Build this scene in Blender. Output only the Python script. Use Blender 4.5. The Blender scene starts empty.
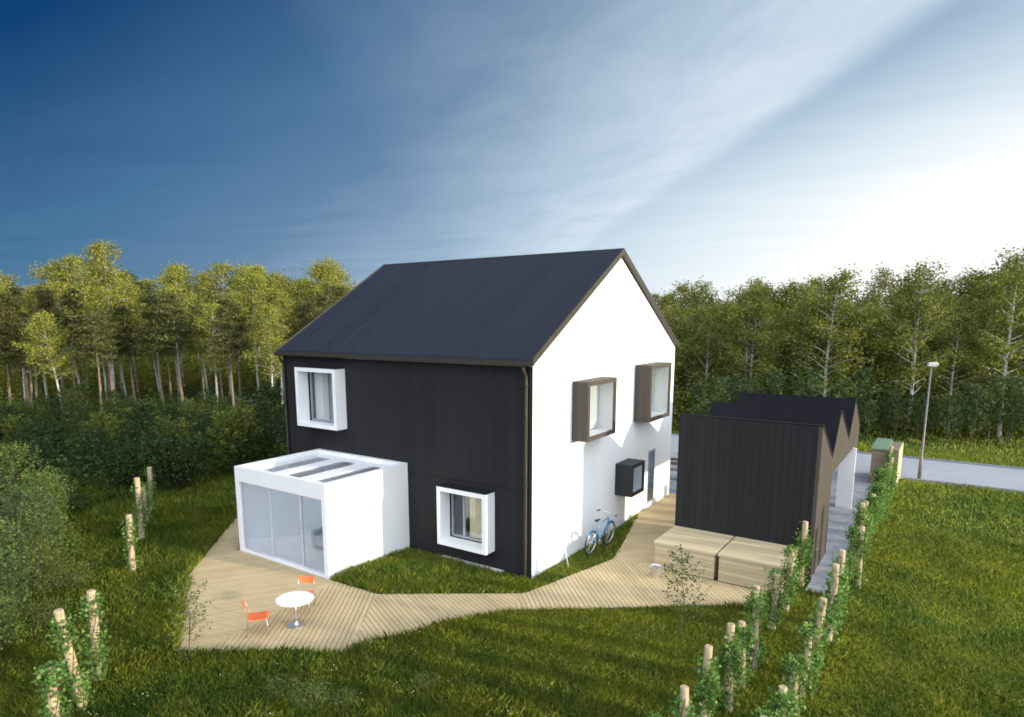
import bpy, math, random
import numpy as np
from mathutils import Vector, Matrix
R = math.radians
rng = np.random.default_rng(7)
random.seed(7)
scene = bpy.context.scene
COL = scene.collection

# ------------------------------------------------------------------ camera
CAM = Vector((9.055, -14.712, 7.09))
FWD = Vector((-0.56860889, 0.8047294, -0.17057117)).normalized()
RGT = Vector((0.81714432, 0.57641512, -0.00455726)).normalized()
UPV = Vector((-0.09465244, 0.14197256, 0.98533482)).normalized()
cam_d = bpy.data.cameras.new('camera')
cam = bpy.data.objects.new('camera', cam_d); COL.objects.link(cam)
m = Matrix.Identity(4)
for i in range(3):
    m[i][0] = RGT[i]; m[i][1] = UPV[i]; m[i][2] = -FWD[i]; m[i][3] = CAM[i]
cam.matrix_world = m
cam_d.sensor_width = 36.0
cam_d.lens = 662.742 / 1024 * 36
cam_d.shift_x = (512 - 491.02) / 1024
cam_d.shift_y = (431.93 - 358.5) / 1024
cam_d.clip_start = 0.1; cam_d.clip_end = 3000
scene.camera = cam

# ------------------------------------------------------------------ node helpers
def mat(name):
    M = bpy.data.materials.new(name); M.use_nodes = True
    nt = M.node_tree; nt.nodes.clear()
    out = nt.nodes.new('ShaderNodeOutputMaterial')
    return M, nt, out
def N(nt, t, **kw):
    n = nt.nodes.new(t)
    for k, v in kw.items():
        if k in ('operation', 'blend_type', 'data_type', 'wave_type', 'bands_direction', 'noise_dimensions', 'feature', 'wave_profile'):
            setattr(n, k, v)
        else:
            n.inputs[k].default_value = v
    return n
def math_n(nt, op, a, b=None, c=None, clamp=False):
    n = nt.nodes.new('ShaderNodeMath'); n.operation = op; n.use_clamp = clamp
    for i, v in enumerate((a, b, c)):
        if v is None: continue
        if isinstance(v, (int, float)): n.inputs[i].default_value = v
        else: nt.links.new(v, n.inputs[i])
    return n.outputs[0]
def ramp(nt, fac, stops):
    r = nt.nodes.new('ShaderNodeValToRGB')
    e = r.color_ramp.elements
    while len(e) < len(stops): e.new(0.5)
    for k, (p, c) in enumerate(stops):
        e[k].position = p
        e[k].color = (*c, 1) if len(c) == 3 else c
    nt.links.new(fac, r.inputs[0])
    return r.outputs[0]
def mixc(nt, fac, a, b, mode='MIX'):
    n = nt.nodes.new('ShaderNodeMix'); n.data_type = 'RGBA'; n.blend_type = mode
    for s, v in ((0, fac), (6, a), (7, b)):
        if isinstance(v, (int, float)): n.inputs[s].default_value = v
        elif isinstance(v, tuple): n.inputs[s].default_value = (*v, 1) if len(v) == 3 else v
        else: nt.links.new(v, n.inputs[s])
    return n.outputs[2]
def objco(nt):
    return nt.nodes.new('ShaderNodeTexCoord').outputs['Object']
def noise(nt, scale, vec=None, detail=4, rough=0.55, stretch=None):
    vec = vec or objco(nt)
    if stretch:
        mp = nt.nodes.new('ShaderNodeMapping'); mp.inputs['Scale'].default_value = stretch
        nt.links.new(vec, mp.inputs[0]); vec = mp.outputs[0]
    n = nt.nodes.new('ShaderNodeTexNoise')
    n.inputs['Scale'].default_value = scale; n.inputs['Detail'].default_value = detail; n.inputs['Roughness'].default_value = rough
    nt.links.new(vec, n.inputs['Vector'])
    return n.outputs[0]
def bump(nt, h, strength=0.3, dist=0.02):
    b = nt.nodes.new('ShaderNodeBump'); b.inputs['Strength'].default_value = strength; b.inputs['Distance'].default_value = dist
    nt.links.new(h, b.inputs['Height']); return b.outputs[0]
def princ(nt, out, color, rough=0.6, metal=0.0, spec=0.5, normal=None):
    p = nt.nodes.new('ShaderNodeBsdfPrincipled')
    if isinstance(color, tuple): p.inputs['Base Color'].default_value = (*color, 1)
    else: nt.links.new(color, p.inputs['Base Color'])
    if isinstance(rough, (int, float)): p.inputs['Roughness'].default_value = rough
    else: nt.links.new(rough, p.inputs['Roughness'])
    p.inputs['Metallic'].default_value = metal
    p.inputs['Specular IOR Level'].default_value = spec
    if normal: nt.links.new(normal, p.inputs['Normal'])
    nt.links.new(p.outputs[0], out.inputs[0])
    return p
def m_noisy(name, c0, c1, scale=3, rough=0.7, metal=0, spec=0.4, stretch=None, bs=0.15, bd=0.01):
    M, nt, out = mat(name)
    f = noise(nt, scale, stretch=stretch)
    c = ramp(nt, f, [(0.3, c0), (0.7, c1)])
    princ(nt, out, c, rough, metal, spec, bump(nt, f, bs, bd) if bs else None)
    return M
def seams(nt, axis, pitch, width, off=0.0, co=None):
    """1 in a thin joint repeated along an object axis"""
    co = co or objco(nt)
    s = nt.nodes.new('ShaderNodeSeparateXYZ'); nt.links.new(co, s.inputs[0])
    v = s.outputs[axis]
    if off: v = math_n(nt, 'SUBTRACT', v, off)
    f = math_n(nt, 'FRACT', math_n(nt, 'ADD', math_n(nt, 'DIVIDE', v, pitch), 100.5))
    d = math_n(nt, 'ABSOLUTE', math_n(nt, 'SUBTRACT', f, 0.5))
    return math_n(nt, 'LESS_THAN', d, width / pitch / 2), f, v
def m_boards(name, c0, c1, axis, pitch, width=0.008, joint=0.35, rough=0.7, spec=0.4, along=2, nstretch=None, extra=None):
    """cladding boards: a joint every pitch along axis, each board its own tone, grain along the board"""
    M, nt, out = mat(name)
    j, f, v = seams(nt, axis, pitch, width)
    idx = math_n(nt, 'FLOOR', math_n(nt, 'ADD', math_n(nt, 'DIVIDE', v, pitch), 100.0))
    wn = nt.nodes.new('ShaderNodeTexWhiteNoise'); wn.noise_dimensions = '1D'; nt.links.new(idx, wn.inputs['W'])
    st = [14, 14, 14]; st[along] = 0.8
    g = noise(nt, 1.5, stretch=tuple(st), detail=5)
    g2 = noise(nt, 0.6, detail=3)
    t = math_n(nt, 'ADD', math_n(nt, 'MULTIPLY', wn.outputs[0], 0.35), math_n(nt, 'ADD', math_n(nt, 'MULTIPLY', g, 0.4), math_n(nt, 'MULTIPLY', g2, 0.3)))
    c = ramp(nt, t, [(0.2, c0), (0.8, c1)])
    if extra: 
        jj, _, _ = seams(nt, *extra); j = math_n(nt, 'MAXIMUM', j, jj)
    c = mixc(nt, math_n(nt, 'MULTIPLY', j, joint), c, (c0[0]*0.2, c0[1]*0.2, c0[2]*0.2))
    h = math_n(nt, 'SUBTRACT', math_n(nt, 'MULTIPLY', g, 0.15), j)
    princ(nt, out, c, rough, 0, spec, bump(nt, h, 0.5, 0.006))
    return M

M = {}
M['white'] = m_boards('white_render', (0.80, 0.81, 0.81), (0.86, 0.86, 0.86), 1, 1.9, 0.008, 0.10, 0.6, extra=(2, 100, 0.012, 2.9))
M['white_boards'] = m_boards('white_boards', (0.82, 0.83, 0.83), (0.87, 0.87, 0.87), 1, 0.14, 0.008, 0.10, 0.55)
M['white_paint'] = m_noisy('white_paint', (0.82, 0.83, 0.84), (0.86, 0.86, 0.87), 2, 0.45, bs=0.03)
M['dark_clad'] = m_boards('dark_cladding', (0.015, 0.0143, 0.0165), (0.022, 0.021, 0.0235), 0, 0.42, 0.010, 0.8, 0.7, 0.22, extra=(2, 100, 0.02, 2.43))
M['dark_shed'] = m_boards('dark_shed_cladding', (0.013, 0.0125, 0.0145), (0.020, 0.019, 0.021), 0, 0.19, 0.012, 0.8, 0.7, 0.22)
M['dark_metal'] = m_noisy('dark_metal', (0.009, 0.009, 0.011), (0.014, 0.014, 0.017), 4, 0.55, 0, 0.5, bs=0.03)
M['roof'] = m_boards('dark_roof_sheet', (0.022, 0.025, 0.032), (0.030, 0.034, 0.043), 0, 0.93, 0.006, 0.1, 0.42, 0.5, along=1)
M['roof_seam'] = m_noisy('roof_seam', (0.018, 0.020, 0.026), (0.024, 0.027, 0.034), 4, 0.6, bs=0)
M['brown_metal'] = m_noisy('bronze_trim', (0.038, 0.032, 0.025), (0.062, 0.053, 0.041), 5, 0.45, 0.2, 0.5, bs=0.03)
M['brown_boards_y'] = m_boards('brown_cladding_side', (0.044, 0.036, 0.029), (0.070, 0.058, 0.047), 1, 0.13, 0.008, 0.6, 0.65)
M['brown_boards_x'] = m_boards('brown_cladding_front', (0.044, 0.036, 0.029), (0.070, 0.058, 0.047), 0, 0.10, 0.006, 0.5, 0.65)
M['box_wood'] = m_boards('pale_planks', (0.36, 0.29, 0.17), (0.56, 0.47, 0.31), 2, 0.105, 0.006, 0.6, 0.7, along=0)
M['box_lid'] = m_boards('pale_plank_lid', (0.40, 0.33, 0.20), (0.60, 0.51, 0.34), 1, 0.14, 0.006, 0.5, 0.7, along=0)
M['orange'] = m_noisy('orange_plastic', (0.66, 0.12, 0.03), (0.76, 0.19, 0.04), 3, 0.35, bs=0)
M['steel'] = m_noisy('steel', (0.55, 0.56, 0.57), (0.7, 0.71, 0.72), 6, 0.3, 0.9, bs=0.03)
M['table_white'] = m_noisy('table_laminate', (0.8, 0.8, 0.8), (0.86, 0.86, 0.86), 2, 0.3, bs=0)
M['black_rubber'] = m_noisy('black_rubber', (0.015, 0.015, 0.015), (0.03, 0.03, 0.03), 8, 0.7, bs=0.05)
M['blue_paint'] = m_noisy('blue_bike_paint', (0.045, 0.20, 0.42), (0.06, 0.25, 0.50), 4, 0.3, 0, 0.6, bs=0)
M['curtain'] = m_noisy('pale_curtain', (0.60, 0.60, 0.58), (0.70, 0.70, 0.68), 6, 0.8, stretch=(6, 6, 0.2))
M['cream'] = m_noisy('lit_room_cream', (0.72, 0.62, 0.42), (0.82, 0.73, 0.52), 3, 0.8, bs=0)  # cream painted in for the lit room seen through the low window
M['grey_frame'] = m_noisy('grey_window_frame', (0.30, 0.32, 0.36), (0.38, 0.40, 0.44), 3, 0.4, bs=0)
M['lilac_frame'] = m_noisy('pale_aluminium_frame', (0.50, 0.51, 0.56), (0.58, 0.59, 0.63), 3, 0.35, bs=0)
M['interior'] = m_noisy('interior_plaster', (0.82, 0.85, 0.87), (0.87, 0.89, 0.90), 1, 0.8, bs=0)
M['interior_floor'] = m_noisy('interior_floor', (0.66, 0.68, 0.70), (0.74, 0.75, 0.76), 2, 0.35, bs=0)
M['room_dark'] = m_noisy('room_shade', (0.20, 0.20, 0.20), (0.25, 0.25, 0.25), 1, 0.9, bs=0)
M['bin_wood'] = m_boards('weathered_slats', (0.17, 0.13, 0.095), (0.27, 0.21, 0.15), 2, 0.16, 0.012, 0.6, 0.75, along=0)
M['bin_lit_side'] = m_noisy('sunlit_side_cream', (0.56, 0.46, 0.27), (0.64, 0.54, 0.33), 3, 0.6, bs=0.05)  # sunlight on the brown store's side put into a cream colour
M['green_lid'] = m_noisy('green_lid', (0.13, 0.22, 0.14), (0.19, 0.29, 0.20), 4, 0.5, bs=0.05)
M['lamp_grey'] = m_noisy('lamp_grey_paint', (0.13, 0.12, 0.12), (0.20, 0.18, 0.17), 5, 0.5, 0.2, bs=0.03)
M['lamp_head'] = m_noisy('lamp_head_paint', (0.45, 0.42, 0.39), (0.55, 0.52, 0.48), 5, 0.45, bs=0)
M['sofa'] = m_noisy('pale_upholstery', (0.34, 0.37, 0.42), (0.42, 0.45, 0.50), 9, 0.9)

M['dark_roof'] = m_noisy('matt_roof_felt', (0.006, 0.006, 0.009), (0.010, 0.010, 0.014), 4, 0.8, 0, 0.15, bs=0.05)
def m_glass(name, tint=(0.80, 0.86, 0.90), ior=1.5, rough=0.0, boost=0.0):
    M_, nt, out = mat(name)
    ge = nt.nodes.new('ShaderNodeNewGeometry'); vm = nt.nodes.new('ShaderNodeVectorMath'); vm.operation = 'DOT_PRODUCT'
    nt.links.new(ge.outputs['Normal'], vm.inputs[0]); nt.links.new(ge.outputs['Incoming'], vm.inputs[1])
    c_ = math_n(nt, 'SUBTRACT', 1.0, math_n(nt, 'ABSOLUTE', vm.outputs['Value']))
    f = math_n(nt, 'ADD', math_n(nt, 'MULTIPLY', math_n(nt, 'POWER', c_, 5.0), 0.9-boost), boost+0.03, clamp=True)
    tr = nt.nodes.new('ShaderNodeBsdfTransparent'); tr.inputs[0].default_value = (*tint, 1)
    gl = nt.nodes.new('ShaderNodeBsdfGlossy'); gl.inputs['Roughness'].default_value = rough; gl.inputs['Color'].default_value = (0.95, 0.97, 1, 1)
    mx = nt.nodes.new('ShaderNodeMixShader')
    nt.links.new(f, mx.inputs[0]); nt.links.new(tr.outputs[0], mx.inputs[1]); nt.links.new(gl.outputs[0], mx.inputs[2])
    nt.links.new(mx.outputs[0], out.inputs[0])
    return M_
M['glass'] = m_glass('window_glass', (0.93, 0.95, 0.96), boost=0.04)
M['glass_door'] = m_glass('sliding_door_glass', (0.97, 0.985, 1.0), boost=0.045)
M['glass_roof'] = m_glass('roof_glass', (0.98, 0.99, 1.0), boost=0.06)
M['glass_blue'] = m_glass('blue_tinted_glass', (0.6, 0.72, 0.80), boost=0.15)

def m_wood_post():
    M_, nt, out = mat('peeled_log')
    g = noise(nt, 3, stretch=(8, 8, 1.0), detail=6)
    k = noise(nt, 9, detail=2)
    c = ramp(nt, g, [(0.25, (0.26, 0.18, 0.10)), (0.5, (0.44, 0.35, 0.22)), (0.75, (0.56, 0.48, 0.33))])
    c = mixc(nt, math_n(nt, 'GREATER_THAN', k, 0.68), c, (0.20, 0.13, 0.09))
    princ(nt, out, c, 0.8, 0, 0.2, bump(nt, g, 0.5, 0.01))
    return M_
M['log'] = m_wood_post()

def m_leaf(name, stops, trans=0.35, rough=0.55, objvar=0.0):
    M_, nt, out = mat(name)
    geo = nt.nodes.new('ShaderNodeNewGeometry')
    r = geo.outputs['Random Per Island']
    c = ramp(nt, r, stops)
    if objvar:
        oi = nt.nodes.new('ShaderNodeObjectInfo')
        hsv = nt.nodes.new('ShaderNodeHueSaturation')
        nt.links.new(math_n(nt, 'ADD', 0.5 - objvar * 0.05, math_n(nt, 'MULTIPLY', oi.outputs['Random'], objvar * 0.1)), hsv.inputs['Hue'])
        nt.links.new(math_n(nt, 'ADD', 1 - objvar * 0.5, math_n(nt, 'MULTIPLY', oi.outputs['Random'], objvar)), hsv.inputs['Value'])
        nt.links.new(c, hsv.inputs['Color']); c = hsv.outputs[0]
    d = nt.nodes.new('ShaderNodeBsdfPrincipled'); d.inputs['Roughness'].default_value = rough; d.inputs['Specular IOR Level'].default_value = 0.25
    nt.links.new(c, d.inputs['Base Color'])
    t = nt.nodes.new('ShaderNodeBsdfTranslucent'); nt.links.new(mixc(nt, 1.0, c, (1.3, 1.25, 0.6), 'MULTIPLY'), t.inputs[0])
    mx = nt.nodes.new('ShaderNodeMixShader'); mx.inputs[0].default_value = trans
    nt.links.new(d.outputs[0], mx.inputs[1]); nt.links.new(t.outputs[0], mx.inputs[2]); nt.links.new(mx.outputs[0], out.inputs[0])
    return M_
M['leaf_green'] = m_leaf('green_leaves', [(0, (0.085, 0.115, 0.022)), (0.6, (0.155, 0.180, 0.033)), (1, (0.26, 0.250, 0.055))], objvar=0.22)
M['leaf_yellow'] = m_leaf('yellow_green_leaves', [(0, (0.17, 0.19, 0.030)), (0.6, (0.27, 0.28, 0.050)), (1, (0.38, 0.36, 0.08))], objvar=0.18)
M['needle'] = m_leaf('pine_needles', [(0, (0.055, 0.070, 0.022)), (0.6, (0.095, 0.105, 0.030)), (1, (0.16, 0.155, 0.045))], 0.2, objvar=0.2)
M['leaf_sapling'] = m_leaf('sapling_leaves', [(0, (0.045, 0.080, 0.030)), (0.6, (0.075, 0.120, 0.044)), (1, (0.12, 0.165, 0.062))], objvar=0.2)
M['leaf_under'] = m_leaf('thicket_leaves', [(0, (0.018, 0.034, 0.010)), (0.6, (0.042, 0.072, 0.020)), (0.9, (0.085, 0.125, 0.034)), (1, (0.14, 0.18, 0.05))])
M['leaf_bush'] = m_leaf('bush_leaves', [(0, (0.050, 0.095, 0.020)), (0.6, (0.11, 0.165, 0.036)), (1, (0.22, 0.25, 0.065))], objvar=0.18)
M['ivy'] = m_leaf('ivy_leaves', [(0, (0.060, 0.130, 0.028)), (0.6, (0.12, 0.235, 0.05)), (1, (0.25, 0.38, 0.11))], objvar=0.15)
M['petal_yellow'] = m_leaf('yellow_petals', [(0, (0.45, 0.40, 0.04)), (1, (0.6, 0.55, 0.10))])
M['petal_white'] = m_leaf('white_petals', [(0, (0.55, 0.55, 0.50)), (1, (0.7, 0.7, 0.66))])

def m_bark(name, c0, c1, marks=None):
    M_, nt, out = mat(name)
    g = noise(nt, 2.0, stretch=(4, 4, 1), detail=5)
    c = ramp(nt, g, [(0.35, c0), (0.65, c1)])
    if marks:
        k = noise(nt, 2.2, stretch=(1.5, 1.5, 7), detail=3)
        c = mixc(nt, math_n(nt, 'GREATER_THAN', k, 0.60), c, marks)
    princ(nt, out, c, 0.85, 0, 0.2, bump(nt, g, 0.5, 0.02))
    return M_
M['birch_bark'] = m_bark('birch_bark', (0.42, 0.43, 0.38), (0.58, 0.58, 0.52), (0.12, 0.11, 0.10))
M['pine_bark'] = m_bark('pine_bark', (0.13, 0.10, 0.075), (0.26, 0.20, 0.14))
M['twig'] = m_bark('twig_bark', (0.07, 0.055, 0.035), (0.14, 0.11, 0.075))

def m_grass():
    M_, nt, out = mat('grass_blades')
    geo = nt.nodes.new('ShaderNodeNewGeometry')
    c = ramp(nt, geo.outputs['Random Per Island'], [(0, (0.100, 0.170, 0.022)), (0.55, (0.195, 0.265, 0.038)), (0.85, (0.31, 0.35, 0.065)), (1, (0.42, 0.40, 0.13))])
    p = noise(nt, 0.9, vec=geo.outputs['Position'], detail=4)
    p2 = noise(nt, 0.22, vec=geo.outputs['Position'], detail=3)
    k = math_n(nt, 'ADD', math_n(nt, 'MULTIPLY', p, 0.6), math_n(nt, 'MULTIPLY', p2, 0.6))
    tint = ramp(nt, k, [(0.40, (0.50, 0.76, 0.66)), (0.56, (1.08, 1.06, 1.0)), (0.72, (1.38, 1.28, 0.85))])
    c = mixc(nt, 1.0, c, tint, 'MULTIPLY')
    d = nt.nodes.new('ShaderNodeBsdfPrincipled'); d.inputs['Roughness'].default_value = 0.6; d.inputs['Specular IOR Level'].default_value = 0.2
    nt.links.new(c, d.inputs['Base Color'])
    t = nt.nodes.new('ShaderNodeBsdfTranslucent'); nt.links.new(c, t.inputs[0])
    mx = nt.nodes.new('ShaderNodeMixShader'); mx.inputs[0].default_value = 0.35
    nt.links.new(d.outputs[0], mx.inputs[1]); nt.links.new(t.outputs[0], mx.inputs[2]); nt.links.new(mx.outputs[0], out.inputs[0])
    return M_
M['grass'] = m_grass()
def m_ground():
    M_, nt, out = mat('lawn_soil')
    a = noise(nt, 0.25, detail=6); b = noise(nt, 9, detail=6, rough=0.7)
    c = ramp(nt, a, [(0.35, (0.040, 0.070, 0.014)), (0.65, (0.095, 0.120, 0.022))])
    c = mixc(nt, 1.0, c, ramp(nt, b, [(0.3, (0.5, 0.55, 0.5)), (0.7, (1.4, 1.35, 1.2))]), 'MULTIPLY')
    princ(nt, out, c, 0.95, 0, 0.1, bump(nt, b, 1.0, 0.08))
    return M_
M['ground'] = m_ground()
def m_deck():
    M_, nt, out = mat('deck_boards')
    geo = nt.nodes.new('ShaderNodeNewGeometry')
    r = geo.outputs['Random Per Island']
    g = noise(nt, 1.3, detail=5); g2 = noise(nt, 14, detail=5)
    t = math_n(nt, 'ADD', math_n(nt, 'MULTIPLY', r, 0.22), math_n(nt, 'ADD', math_n(nt, 'MULTIPLY', g, 0.45), math_n(nt, 'MULTIPLY', g2, 0.33)))
    c = ramp(nt, t, [(0.2, (0.38, 0.295, 0.165)), (0.5, (0.49, 0.39, 0.225)), (0.8, (0.57, 0.46, 0.285))])
    princ(nt, out, c, 0.75, 0, 0.25, bump(nt, g2, 0.2, 0.004))
    return M_
M['deck'] = m_deck()
M['deck_gap'] = m_noisy('deck_underframe', (0.07, 0.052, 0.035), (0.10, 0.075, 0.05), 5, 0.9)
def m_road():
    M_, nt, out = mat('pale_asphalt')
    a = noise(nt, 0.35, detail=4); b = noise(nt, 40, detail=3)
    t = math_n(nt, 'ADD', math_n(nt, 'MULTIPLY', a, 0.6), math_n(nt, 'MULTIPLY', b, 0.4))
    c = ramp(nt, t, [(0.35, (0.33, 0.36, 0.40)), (0.65, (0.42, 0.44, 0.48))])
    princ(nt, out, c, 0.6, 0, 0.4, bump(nt, b, 0.2, 0.005))
    return M_
M['road'] = m_road()
def m_paving():
    M_, nt, out = mat('driveway_paving')
    co = objco(nt)
    w = nt.nodes.new('ShaderNodeTexNoise'); w.inputs['Scale'].default_value = 1.5; w.inputs['Detail'].default_value = 4; w.inputs['Distortion'].default_value = 2.5
    mp_ = nt.nodes.new('ShaderNodeMapping'); mp_.inputs['Scale'].default_value = (0.6, 1.6, 1); mp_.inputs['Rotation'].default_value = (0, 0, 0.5)
    nt.links.new(co, mp_.inputs[0]); nt.links.new(mp_.outputs[0], w.inputs['Vector'])
    s = ramp(nt, w.outputs[0], [(0.36, (0.25, 0.27, 0.30)), (0.46, (0.36, 0.38, 0.41)), (0.52, (0.30, 0.32, 0.35)), (0.60, (0.42, 0.43, 0.46)), (0.7, (0.33, 0.35, 0.38))])
    n_ = noise(nt, 3, detail=5)
    c = mixc(nt, 1.0, s, ramp(nt, n_, [(0.3, (0.82, 0.82, 0.84)), (0.7, (1.1, 1.1, 1.08))]), 'MULTIPLY')
    princ(nt, out, c, 0.55, 0, 0.4, bump(nt, w.outputs[0], 0.15, 0.01))
    return M_
M['paving'] = m_paving()
M['kerb'] = m_noisy('kerb_concrete', (0.17, 0.18, 0.20), (0.24, 0.25, 0.27), 6, 0.8)
M['plinth'] = m_noisy('pale_plinth', (0.5, 0.5, 0.48), (0.62, 0.62, 0.6), 8, 0.8)

# ------------------------------------------------------------------ mesh helpers
class MB:
    def __init__(s): s.v = []; s.f = []
    def add(s, vs, fs):
        o = len(s.v); s.v += [tuple(v) for v in vs]; s.f += [tuple(i + o for i in f) for f in fs]; return s
    def box(s, x0, y0, z0, x1, y1, z1):
        return s.add([(x0,y0,z0),(x1,y0,z0),(x1,y1,z0),(x0,y1,z0),(x0,y0,z1),(x1,y0,z1),(x1,y1,z1),(x0,y1,z1)],
                     [(0,3,2,1),(4,5,6,7),(0,1,5,4),(1,2,6,5),(2,3,7,6),(3,0,4,7)])
    def prism(s, pts, axis, a, b):
        """polygon pts (2-D) extruded along axis from a to b"""
        def P(p, t):
            return (t, p[0], p[1]) if axis == 0 else ((p[0], t, p[1]) if axis == 1 else (p[0], p[1], t))
        n = len(pts)
        vs = [P(p, a) for p in pts] + [P(p, b) for p in pts]
        fs = [tuple(range(n))[::-1], tuple(range(n, 2*n))] + [(i, (i+1) % n, (i+1) % n + n, i + n) for i in range(n)]
        return s.add(vs, fs)
    def tube(s, pts, rads, seg=8, cap=True):
        pts = [Vector(p) for p in pts]; n = len(pts)
        if not hasattr(rads, '__len__'): rads = [rads] * n
        vs = []; prev = None
        for i, p in enumerate(pts):
            d = (pts[min(i+1, n-1)] - pts[max(i-1, 0)])
            d = d.normalized() if d.length > 1e-9 else Vector((0, 0, 1))
            a = prev if prev is not None else (Vector((1, 0, 0)) if abs(d.x) < 0.9 else Vector((0, 1, 0)))
            u = (a - d * a.dot(d)).normalized(); w = d.cross(u); prev = u
            for k in range(seg):
                t = 2 * math.pi * k / seg
                vs.append(p + (u * math.cos(t) + w * math.sin(t)) * rads[i])
        fs = [(i*seg + k, i*seg + (k+1) % seg, (i+1)*seg + (k+1) % seg, (i+1)*seg + k) for i in range(n-1) for k in range(seg)]
        if cap: fs += [tuple(range(seg))[::-1], tuple((n-1)*seg + k for k in range(seg))]
        return s.add(vs, fs)
    def lathe(s, prof, c=(0,0,0), seg=32):
        vs = []; fs = []
        for r, z in prof:
            for k in range(seg):
                t = 2*math.pi*k/seg; vs.append((c[0] + r*math.cos(t), c[1] + r*math.sin(t), c[2] + z))
        n = len(prof)
        fs = [(i*seg + k, i*seg + (k+1) % seg, (i+1)*seg + (k+1) % seg, (i+1)*seg + k) for i in range(n-1) for k in range(seg)]
        fs += [tuple(range(seg))[::-1], tuple((n-1)*seg + k for k in range(seg))]
        return s.add(vs, fs)
    def ring(s, c, u, w, R0, r, seg=32, sub=6):
        """torus: centre c, plane axes u, w"""
        c = Vector(c); u = Vector(u).normalized(); w = Vector(w).normalized(); nn = u.cross(w)
        vs = []
        for i in range(seg):
            t = 2*math.pi*i/seg; d = u*math.cos(t) + w*math.sin(t)
            for k in range(sub):
                q = 2*math.pi*k/sub; vs.append(c + d*(R0 + r*math.cos(q)) + nn*r*math.sin(q))
        fs = [(i*sub + k, ((i+1) % seg)*sub + k, ((i+1) % seg)*sub + (k+1) % sub, i*sub + (k+1) % sub) for i in range(seg) for k in range(sub)]
        return s.add(vs, fs)
    def build(s, name, m, parent=None, bevel=0.0, smooth=False, loc=None):
        me = bpy.data.meshes.new(name); me.from_pydata([tuple(v) for v in s.v], [], s.f); me.update()
        if bevel:
            import bmesh
            bm = bmesh.new(); bm.from_mesh(me)
            bmesh.ops.recalc_face_normals(bm, faces=bm.faces)
            ed = [e for e in bm.edges if len(e.link_faces) == 2 and e.calc_face_angle(0) > 0.6]
            bmesh.ops.bevel(bm, geom=ed, offset=bevel, segments=1, affect='EDGES', clamp_overlap=True)
            bm.to_mesh(me); bm.free()
        else:
            import bmesh
            bm = bmesh.new(); bm.from_mesh(me); bmesh.ops.recalc_face_normals(bm, faces=bm.faces); bm.to_mesh(me); bm.free()
        if smooth:
            me.polygons.foreach_set('use_smooth', [True]*len(me.polygons))
        me.materials.append(m)
        o = bpy.data.objects.new(name, me); COL.objects.link(o)
        if parent: o.parent = parent
        if loc: o.location = loc
        return o
def np_mesh(name, verts, faces_n, m, parent=None, smooth=False):
    """verts (F*n,3) : F separate n-gons, as one mesh"""
    me = bpy.data.meshes.new(name); nv = len(verts); nf = nv // faces_n
    me.vertices.add(nv); me.vertices.foreach_set('co', np.ascontiguousarray(verts, dtype=np.float32).ravel())
    me.loops.add(nv); me.loops.foreach_set('vertex_index', np.arange(nv, dtype=np.int32))
    me.polygons.add(nf); me.polygons.foreach_set('loop_start', np.arange(0, nv, faces_n, dtype=np.int32))
    me.polygons.foreach_set('loop_total', np.full(nf, faces_n, dtype=np.int32))
    me.materials.append(m); me.update(calc_edges=True)
    o = bpy.data.objects.new(name, me); COL.objects.link(o)
    if parent: o.parent = parent
    return o
def tag(o, label, cat, group=None, kind=None):
    if label: o['label'] = label
    if cat: o['category'] = cat
    if group: o['group'] = group
    if kind: o['kind'] = kind
    return o
def thing(name, label, cat, loc=(0,0,0), rz=0, group=None):
    o = bpy.data.objects.new(name, None); COL.objects.link(o); o.location = loc; o.rotation_euler = (0,0,rz)
    o.empty_display_size = 0.3
    return tag(o, label, cat, group)
def structure(o): o['kind'] = 'structure'; return o
def copy_tree(o, parent=None):
    c = o.copy(); COL.objects.link(c)
    if parent: c.parent = parent
    for ch in list(o.children): copy_tree(ch, c)
    return c

def leaves(centers, size, size_var=0.4, aspect=0.6, up=0.0, curl=True):
    """leaf-shaped rhombs (4 verts) at centers (n,3) with random directions"""
    n = len(centers)
    d = rng.normal(size=(n,3)); d[:,2] = d[:,2]*0.7 - up; d /= np.linalg.norm(d, axis=1)[:,None]
    e = rng.normal(size=(n,3)); e -= d*np.sum(d*e,1)[:,None]; e /= np.linalg.norm(e,axis=1)[:,None]
    nrm = np.cross(d, e)
    L = size*(1 + size_var*(rng.random(n)*2-1))[:,None]
    W = L*aspect
    a = centers - d*L*0.5; b = centers + e*W*0.5 + nrm*L*0.08; c = centers + d*L*0.5; f = centers - e*W*0.5 + nrm*L*0.08
    return np.stack([a,b,c,f],1).reshape(-1,3)

# ------------------------------------------------------------------ world and sun
SUN_AZ, SUN_EL = 13.0, 9.5          # azimuth measured from +X towards +Y
sd = Vector((math.cos(R(SUN_EL))*math.cos(R(SUN_AZ)), math.cos(R(SUN_EL))*math.sin(R(SUN_AZ)), math.sin(R(SUN_EL))))
sl = bpy.data.lights.new('sun', 'SUN'); sl.energy = 4.2; sl.angle = R(1.8); sl.color = (1.0, 0.86, 0.62)
so = bpy.data.objects.new('sun', sl); COL.objects.link(so)
so.rotation_euler = sd.to_track_quat('Z', 'Y').to_euler()
so.location = (30, 5, 20)
W = bpy.data.worlds.new('World'); scene.world = W; W.use_nodes = True
nt = W.node_tree; nt.nodes.clear()
wo = nt.nodes.new('ShaderNodeOutputWorld'); bg = nt.nodes.new('ShaderNodeBackground')
sky = nt.nodes.new('ShaderNodeTexSky'); sky.sky_type = 'NISHITA'; sky.sun_disc = False
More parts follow.
